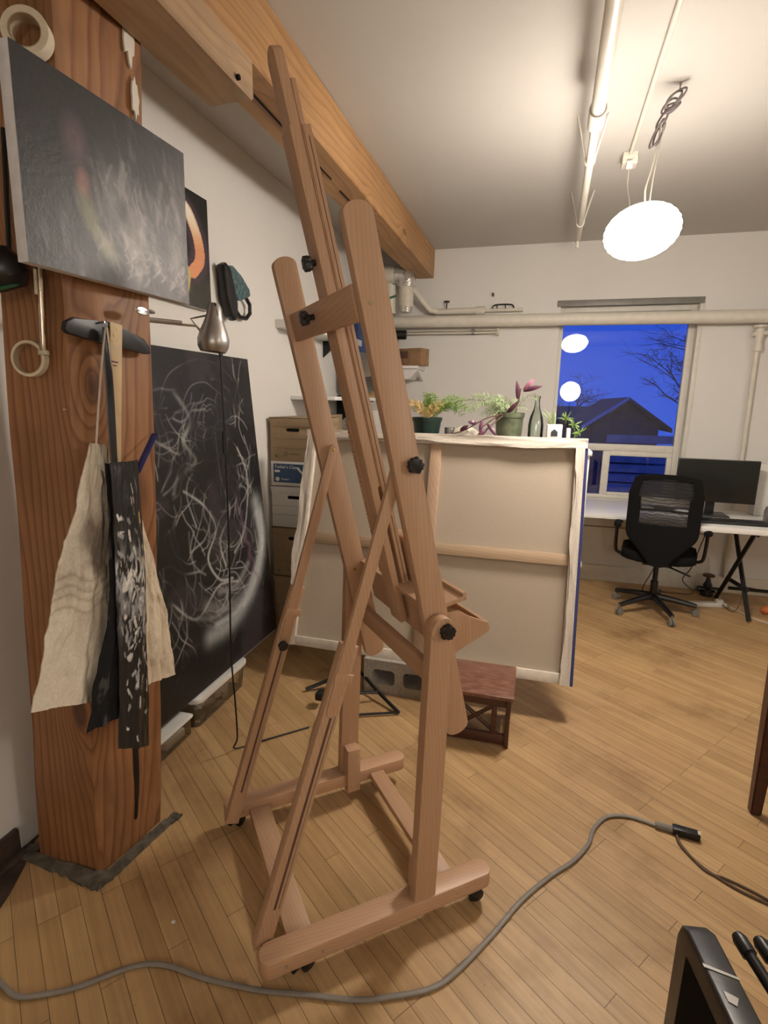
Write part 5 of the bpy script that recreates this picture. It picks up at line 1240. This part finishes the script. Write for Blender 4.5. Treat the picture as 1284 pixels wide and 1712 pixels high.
for i in range(14):
    x = rng.uniform(.08, .30); frond(bm, (-.62, 3.25, ZP+.14), (-.62+x, 3.27+rng.uniform(-.05, .05), ZP+rng.uniform(.12, .26)), 9, .028, .0022, .35, rng)
put('green_fronds', bm, 'leaf', t)
bm = NB(); tube(bm, smoothpath([(-.60, 3.25, ZP+.14), (-.54, 3.25, ZP+.21), (-.45, 3.26, ZP+.255), (-.33, 3.27, ZP+.262), (-.22, 3.27, ZP+.235)]), .0022, 6); tube(bm, smoothpath([(-.60, 3.25, ZP+.14), (-.56, 3.25, ZP+.19), (-.50, 3.25, ZP+.225)]), .0018, 6); put('arching_stem', bm, 'stem', t)
t = thing('potted_wandering_plant', 'mossy green pot with purple leaves and trailing stems behind the canvas', 'plant', (-.155, 3.25, ZP))
bm = NB(); pot(bm, (-.155, 3.25, ZP), .068, .080, .195); pp = put('pot', bm, 'potg', t)
bm = NB(); lathe(bm, [(0, 0), (.073, 0), (.073, .004), (0, .006)], (-.155, 3.25, ZP+.172), 24); put('soil', bm, 'soil', pp)
bm = NB()
for i in range(34):
    a = rng.uniform(2.2, 4.6) if i < 24 else rng.uniform(0, 6.28); r = rng.uniform(.06, .26)
    frond(bm, (-.155+rng.uniform(-.05, .05), 3.25+rng.uniform(-.04, .04), ZP+.17), (-.155+r*math.cos(a), 3.26+.10*math.sin(a), ZP+rng.uniform(.15, .27)), 9, .028, .0019, .3, rng)
put('feathery_foliage', bm, 'leafpale', t)
bm = NB(); tube(bm, smoothpath([(-.13, 3.22, ZP+.17), (-.11, 3.20, ZP+.25), (-.10, 3.19, ZP+.33)]), .003, 6)
for P in ([(-.17, 3.18, ZP+.19), (-.28, 3.15, ZP+.16), (-.40, 3.13, ZP+.09), (-.50, 3.12, ZP+.06)], [(-.18, 3.18, ZP+.185), (-.24, 3.14, ZP+.13), (-.27, 3.13, ZP+.10)], [(-.2, 3.17, ZP+.19), (-.30, 3.13, ZP+.11)]): tube(bm, smoothpath(P), .004, 6)
put('trailing_stem', bm, 'stem', t)
bm = NB()
for a, b in (((-.115, 3.20, ZP+.27), (-.125, 3.18, ZP+.375)), ((-.085, 3.19, ZP+.315), (.02, 3.17, ZP+.345)), ((-.17, 3.19, ZP+.19), (-.10, 3.17, ZP+.265)), ((-.30, 3.14, ZP+.15), (-.31, 3.12, ZP+.08)), ((-.27, 3.13, ZP+.10), (-.33, 3.11, ZP+.05)), ((-.33, 3.14, ZP+.13), (-.38, 3.12, ZP+.14)), ((-.27, 3.13, ZP+.13), (-.21, 3.11, ZP+.06)), ((-.42, 3.12, ZP+.09), (-.37, 3.11, ZP+.12))): blade_leaf(bm, a, b, .013, .1)
put('purple_leaf', bm, 'purple', t)
bm = NB(); blade_leaf(bm, (-.085, 3.185, ZP+.32), (-.03, 3.17, ZP+.385), .012, .1); put('pink_leaf', bm, 'pink', t)
t = thing('glass_bottle', 'clear glass bottle with a narrow neck beside the mossy pot', 'bottle', (-.005, 3.22, ZP))
bm = NB(); lathe(bm, [(0, .003), (.038, .003), (.042, .012), (.042, .13), (.036, .17), (.018, .22), (.014, .25), (.014, .275), (.017, .280), (.017, .29), (.012, .29), (.012, .25), (.015, .222), (.034, .168), (.039, .13), (.039, .014), (0, .008)], (-.005, 3.22, ZP), 28); put('glass', bm, 'bottle', t)
t = thing('white_planter', 'small white square planter with a patterned front next to the bottle', 'planter', (.10, 3.22, ZP))
bm = NB(); prism(bm, rounded(.085, .07, .012, 4, .055, 3.185), (0, 0, ZP), (1, 0, 0), (0, 1, 0), (0, 0, 1), .135, .004); pp = put('pot', bm, 'whitepl', t)
bm = NB(); prism(bm, [(-.018, -.02), (.018, -.02), (.018, .005), (0, .02), (-.018, .005)], (.0975, 3.1845, ZP+.09), (1, 0, 0), (0, 0, 1), (0, -1, 0), .001); put('printed_motif', bm, 'ink', pp)
bm = NB()
for i in range(16): blade_leaf(bm, (.08+rng.uniform(-.02, .02), 3.22, ZP+.13), (.06+rng.uniform(-.05, .05), 3.22+rng.uniform(-.04, .04), ZP+rng.uniform(.17, .23)), .0035, .1, 4)
put('grass', bm, 'leafpale', t)
t = thing('potted_spider_plant', 'small spiky green plant in a low white holder in front of the window glass', 'plant', (.22, 3.25, ZP))
bm = NB(); box(bm, (.165, 3.20, ZP), (.185, 3.28, ZP+.115), .003); box(bm, (.185, 3.20, ZP), (.27, 3.28, ZP+.045), .003); put('holder', bm, 'white', t)
bm = NB()
for cx, cz in ((.155, .175), (.20, .145), (.235, .10)):
    for i in range(13):
        a = rng.uniform(0, 6.28); r = rng.uniform(.025, .05); blade_leaf(bm, (cx, 3.24, ZP+cz-.01), (cx+r*math.cos(a), 3.24+rng.uniform(-.04, .03), ZP+cz+r*.8*math.sin(a)), .0030, .15, 4)
tube(bm, smoothpath([(.21, 3.24, ZP+.04), (.21, 3.24, ZP+.10), (.18, 3.24, ZP+.16)]), .002, 5)
put('spiky_leaves', bm, 'leaf', t)
t = thing('shell_dish', 'cream ribbed shell-like dish lying between the two pots', 'dish', (-.40, 3.20, ZP))
bm = NB(); n = 24
lathe(bm, [(0, 0), (.05, .004), (.085, .05), (.075, .085), (.035, .105), (0, .108)], (-.40, 3.20, ZP), 28, None, 1, .6)
for v in bm.verts: v.co.z += .006*math.sin(v.co.x*160)
put('body', bm, 'ceramic', t)
t = thing('striped_cup', 'small grey striped cup between the fern and the shell dish', 'cup', (-.50, 3.24, ZP))
bm = NB(); lathe(bm, [(0, 0), (.026, 0), (.030, .10), (.027, .10), (.023, .005), (0, .005)], (-.50, 3.24, ZP), 22); put('cup', bm, 'alu', t)

# ================================================================== ON THE FLOOR
def cinder(label, x0, y0):
    t = thing('cinder_block', label, 'concrete block', (x0+.195, y0+.095, 0))
    W_, H_, T_ = .39, .19, .19; bm = NB()
    def hole_(cx): return [(cx+px-.062, pz+.095-.042) for px, pz in rounded(.124, .084, .022, 4)]
    outer = [(0, 0), (W_, 0), (W_, H_), (0, H_)]; h1, h2 = hole_(.110), hole_(.280)
    for y in (0, T_):
        vo = [bm.verts.new((x0+a, y0+y, b)) for a, b in outer]; v1 = [bm.verts.new((x0+a, y0+y, b)) for a, b in h1]; v2 = [bm.verts.new((x0+a, y0+y, b)) for a, b in h2]
        es = []
        for L in (vo, v1, v2):
            for i in range(len(L)): es.append(bm.edges.new((L[i], L[(i+1) % len(L)])))
        bmesh.ops.triangle_fill(bm, edges=es, use_beauty=True)
    bmesh.ops.remove_doubles(bm, verts=bm.verts, dist=1e-6)
    for L in (outer, h1, h2):
        for i in range(len(L)):
            a, b = L[i], L[(i+1) % len(L)]
            bm.faces.new([bm.verts.new((x0+a[0], y0, a[1])), bm.verts.new((x0+b[0], y0, b[1])), bm.verts.new((x0+b[0], y0+T_, b[1])), bm.verts.new((x0+a[0], y0+T_, a[1]))])
    bmesh.ops.remove_doubles(bm, verts=bm.verts, dist=1e-5); put('block', bm, 'block', t)
cinder('grey concrete block with two hollows propping up the large canvas', -.805, 2.555)
t = thing('wooden_stool', 'low dark mahogany stool with crossed side slats in front of the canvas', 'stool', (-.17, 2.42, 0))
SX0, SX1, SY0, SY1, SZ = -.335, -.020, 2.262, 2.560, .262
bm = NB(); box(bm, (SX0-.008, SY0-.01, SZ-.018), (SX1+.010, SY1+.005, SZ), .003); put('top', bm, 'stooltop', t)
for x in (SX0+.012, SX1-.012):
    bm = NB()
    if x > -.1:
        box(bm, (x-.010, SY0+.004, .0), (x+.010, SY0+.045, SZ-.018), .002); box(bm, (x-.010, SY1-.045, .0), (x+.010, SY1-.004, SZ-.018), .002); box(bm, (x-.0095, SY0+.045, SZ-.060), (x+.0095, SY1-.045, SZ-.018), .002); box(bm, (x-.0095, SY0+.045, .03), (x+.0095, SY1-.045, .07), .002)
    else: box(bm, (x-.010, SY0+.004, 0), (x+.010, SY1-.004, SZ-.018), .002)
    put('side_frame', bm, 'stoolw', t)
bm = NB(); box(bm, (SX0+.022, SY0+.010, .012), (SX1-.022, SY0+.028, .062), .002); box(bm, (SX0+.022, SY0+.010, SZ-.062), (SX1-.022, SY0+.028, SZ-.018), .002); put_each('front_rail', bm, 'stoolw', t)
bm = NB(); tube(bm, [(SX0+.06, SY0+.02, .06), (SX1-.06, SY0+.02, SZ-.05)], .009, 6); tube(bm, [(SX0+.06, SY0+.024, SZ-.05), (SX1-.06, SY0+.024, .06)], .009, 6); box(bm, (SX1-.085, SY0+.008, .06), (SX1-.060, SY0+.030, SZ-.06), .002); put_each('crossed_slat', bm, 'stoolw', t)
t = thing('folding_stand', 'black folding tripod stand with thin legs lying open behind the easel', 'stand', (-.87, 2.35, 0))
hub = Vector((-.86, 2.40, .10))
bm = NB(); tube(bm, [(-.90, 2.40, .115), (-.80, 2.42, .10)], .016, 10); box(bm, (-.99, 2.31, .045), (-.95, 2.37, .085), .008, 2); put('hub', bm, 'black', t)
for P in ([(-1.10, 2.45, .012), (-.97, 2.53, .06), (-.86, 2.42, .10)], [(-.88, 2.01, .010), (-.91, 2.22, .05), (-.87, 2.39, .10)], [(-.565, 2.385, .012), (-.70, 2.48, .05), (-.85, 2.60, .09), (-.85, 2.42, .10)]):
    bm = NB(); tube(bm, P, .010, 6); put('leg', bm, 'blackmetal', t)
bm = NB(); tube(bm, [(-.565, 2.385, .014), (-.80, 2.285, .014)], .006, 6); tube(bm, [(-.70, 2.48, .05), (-.86, 2.37, .075)], .008, 6); tube(bm, [(-.97, 2.53, .055), (-.93, 2.40, .055)], .006, 6); tube(bm, [(-.99, 2.52, .05), (-.95, 2.39, .05)], .006, 6); put_each('brace', bm, 'blackmetal', t)

# extension cord
cd = thing('extension_cord', 'flat grey extension cord snaking across the floor in front of the easel', 'cable', (.67, 1.95, 0))
pts = [(-1.50, .90), (-1.27, .84), (-1.20, .828), (-1.14, .85), (-1.07, .89), (-1.0, .95), (-.95, .985), (-.88, 1.005), (-.76, 1.005), (-.67, 1.012), (-.59, 1.022), (-.48, 1.045), (-.35, 1.070), (-.26, 1.105), (-.17, 1.15), (-.11, 1.21), (-.02, 1.35), (.06, 1.49), (.15, 1.61), (.23, 1.70), (.285, 1.79), (.31, 1.87), (.36, 1.945), (.42, 1.972), (.48, 1.972), (.545, 1.955)]
bm = NB(); tube(bm, [p+Vector((0, 0, .0085)) for p in smoothpath([(x, y, -.001) for x, y in pts], 6)], .0072, 10, flat=.8); put('flat_cord', bm, 'cord', cd)
bm = NB(); tube(bm, [(.535, 1.955, .013), (.600, 1.945, .013)], .013, 10); put('strain_relief', bm, 'grey', cd)
bm = NB(); c = Matrix.Translation((.635, 1.942, .015)) @ Matrix.Rotation(math.radians(-7), 4, 'Z'); box(bm, (-.045, -.016, -.014), (.045, .016, .014), .004, 2, c); put('socket', bm, 'blackmetal', cd)
bm = NB(); box(bm, (.036, -.010, .008), (.0465, .010, .0145), .001, 1, c); put('pale_contact_plate', bm, 'ceramic', cd)
cordthing('cable', 'thin brown double cord leaving the extension cord socket towards the right', [(.602, 1.925, .010), (.605, 1.885, .006), (.64, 1.82, .005), (.70, 1.765, .005), (.77, 1.725, .005), (.90, 1.68, .005), (1.15, 1.60, .005)], .0045, 'cordbrown')
cordthing('cable', 'second strand of the thin brown cord, running beside it on the floor', [(.600, 1.915, .009), (.615, 1.870, .005), (.66, 1.79, .005), (.72, 1.772, .005), (.79, 1.742, .005), (.92, 1.67, .005), (1.15, 1.58, .005)], .004, 'cordbrown')
o = tag(recenter(put('paint_chip', (lambda b: (box(b, (-.952, 1.118, 0), (-.940, 1.128, .003), .001), b)[-1])(NB()), 'whitepl'), (-.946, 1.123, 0)), 'tiny white paint chip on the floor left of the easel', 'paint chip')

# dark table leg at the right
t = thing('dark_table', 'dark brown wooden table of which one tapered leg shows at the right edge', 'table', (1.39, 1.7, 0))
def taper(bm, x, y, z0, z1, a0, a1, dx=0, dy=0):
    lo = [(x+s*a0, y+q*a0, z0) for s, q in ((-1, -1), (1, -1), (1, 1), (-1, 1))]; hi = [(x+dx+s*a1, y+dy+q*a1, z1) for s, q in ((-1, -1), (1, -1), (1, 1), (-1, 1))]
    A = [bm.verts.new(p) for p in lo]; B = [bm.verts.new(p) for p in hi]
    bm.faces.new(A[::-1]); bm.faces.new(B)
    for i in range(4): bm.faces.new([A[i], A[(i+1) % 4], B[(i+1) % 4], B[i]])
    bmesh.ops.bevel(bm, geom=list(bm.edges), offset=.005, segments=2, affect='EDGES')
for x, y, dx in ((.925, 2.15, .0), (1.86, 2.15, 0), (.925, 1.25, 0), (1.86, 1.25, 0)):
    bm = NB(); taper(bm, x, y, 0, .70, .019, .032, dx, 0); put('leg', bm, 'stoolw', t)
bm = NB(); box(bm, (.90, 1.22, .70), (1.89, 2.19, .73), .004); put('top', bm, 'stoolw', t)

# black chair and rods in the near right corner
t = thing('folding_chair', 'scuffed black padded chair back in the bottom right foreground', 'chair', (.40, .75, 0))
p0 = Vector((.305, .905, 0)); dv = Vector((.352, .640, 0))-p0; 
dL = dv.length; dv.normalize(); nv = Vector((dv.y, -dv.x, 0)); nv = nv if nv.x > 0 else -nv
bm = NB(); prism(bm, [(0, .20), (.46, .20), (.46, .655), (.45, .668), (.03, .668), (.008, .655), (0, .63)], p0, dv, (0, 0, 1), nv, .048, .006, 3); put('back_panel', bm, 'leather', t)
bm = NB(); prism(bm, [(.035, .22), (.42, .22), (.42, .625), (.04, .625)], p0-nv*.0015, dv, (0, 0, 1), nv, .004, .001); put('recessed_face', bm, 'dark', t)
bm = NB(); prism(bm, [(0, 0), (.047, .018), (.047, .022), (0, .006)], p0+Vector((0, 0, .6685))+dv*.085, nv, dv, (0, 0, 1), .0008); prism(bm, [(.012, .0), (.030, .01), (.022, .022), (.012, .016)], p0+Vector((0, 0, .6685))+dv*.125, nv, dv, (0, 0, 1), .0008); put_each('white_scratch', bm, 'silver', t)
for a in (.05, .41):
    bm = NB(); q = p0+dv*a+nv*.024; tube(bm, [(q.x, q.y, 0), (q.x, q.y, .205)], .012, 10); put('leg', bm, 'blackmetal', t)
t = thing('light_stand', 'pair of glossy black rods with rounded caps at the bottom right corner', 'stand', (.45, .80, 0))
for i, (a, b) in enumerate((((.398, .900, .655), (.470, .660, .640)), ((.432, .905, .652), (.505, .660, .640)))):
    a = Vector(a); b = Vector(b); d = (b-a).normalized()
    bm = NB(); tube(bm, [a+d*.022, b], .0095, 16); rd = put('rod', bm, 'black', t)
    bm = NB(); tube(bm, [a-d*.008, a-d*.005, a+d*.004, a+d*.028], [.004, .009, .0125, .0125], 16); put('cap', bm, 'black', rd)
bm = NB(); tube(bm, [(.488, .66, .66), (.488, .66, 0)], .014, 12); lathe(bm, [(0, 0), (.10, 0), (.10, .012), (0, .014)], (.488, .66, 0), 24); put('upright', bm, 'blackmetal', t)

# ================================================================== OUTSIDE
bm = NB(); box(bm, (-30, YF+.3, -3.3), (40, 60, -3.2)); o = struct('outside_ground', bm, 'ground', smooth=False)
def house(label, x0, x1, y, eave, apex, depth=8, mat='house', axis='front'):
    t = thing('house', label, 'house', ((x0+x1)/2, y, -3.2), group='houses beyond the window')
    bm = NB(); cx = (x0+x1)/2
    if axis == 'front': prism(bm, [(x0, -3.2), (x1, -3.2), (x1, eave), (cx, apex), (x0, eave)], (0, y, 0), (1, 0, 0), (0, 0, 1), (0, 1, 0), depth)
    else: box(bm, (x0, y, -3.2), (x1, y+depth, eave))
    put('walls', bm, mat, t, smooth=False)
    bm = NB(); ov = .25
    if axis == 'front':
        prism(bm, [(x0-ov, eave-ov*.5), (x0-ov, eave-ov*.5+.10), (cx, apex+.12), (x1+ov, eave-ov*.5+.10), (x1+ov, eave-ov*.5), (cx, apex+.01)], (0, y-.3, 0), (1, 0, 0), (0, 0, 1), (0, 1, 0), depth+.3); put('roof', bm, 'roof', t, smooth=False)
        bm = NB(); prism(bm, [(x0-ov, eave-ov*.5+.02), (x0-ov, eave-ov*.5+.12), (cx, apex+.13), (cx, apex+.05)], (0, y-.34, 0), (1, 0, 0), (0, 0, 1), (0, 1, 0), .03); put('pale_verge', bm, 'snow', t, smooth=False)
    else:
        prism(bm, [(y-.3, eave), (y+depth, eave), (y+depth/2, apex)], (x0-.2, 0, 0), (0, 1, 0), (0, 0, 1), (1, 0, 0), x1-x0+.4); put('roof', bm, 'roof', t, smooth=False)
    return t
h = house('dark house with a gable roof beyond the window, centre right', 1.35, 2.95, 15, 1.02, 1.62, 6)
bm = NB(); [box(bm, (1.75, 14.95, -2.4+.25*k), (3.6, 15.0, -2.4+.25*k+.20)) for k in range(13)]; put('pale_siding', bm, 'siding', h, smooth=False)
house('long dark house roof beyond the window, left of the gable', -4.0, 2.25, 22, .95, 1.45, 7, axis='side')
def tree(label, x, y, z0, H, seed, spread):   # short trunk, fine crown
    t = thing('bare_tree', label, 'tree', (x, y, -3.2), group='bare trees beyond the window'); r = random.Random(seed); bm = NB()
    def br(p, d, L, rad, dep):
        q = p+d*L; tube(bm, [p, p.lerp(q, .5)+Vector((r.uniform(-.04, .04), 0, r.uniform(-.03, .03)))*L, q], [rad, rad*.8, rad*.6], 4, False)
        if dep <= 0: return
        for _ in range(4):
            nd = (d*.5+Vector((r.uniform(-spread, spread), r.uniform(-spread, spread)*.6, r.uniform(-.4, .5)))).normalized(); br(p.lerp(q, r.uniform(.75, 1) if L > 3 else r.uniform(.4, 1)), nd, (1.0 if L > 3 else L*r.uniform(.55, .85)), min(rad*.55, .03), dep-1)
    br(Vector((x, y, -3.2)), Vector((0, 0, 1)), H, .10, 5); put('branches', bm, 'bark', t, smooth=False)
tree('bare tree standing close outside at the window top right', 3.15, 12.5, 0, 5.6, 3, 1.0)
tree('bare tree behind the roofs at the window left', 1.9, 30, 0, 4.5, 9, 1.0)
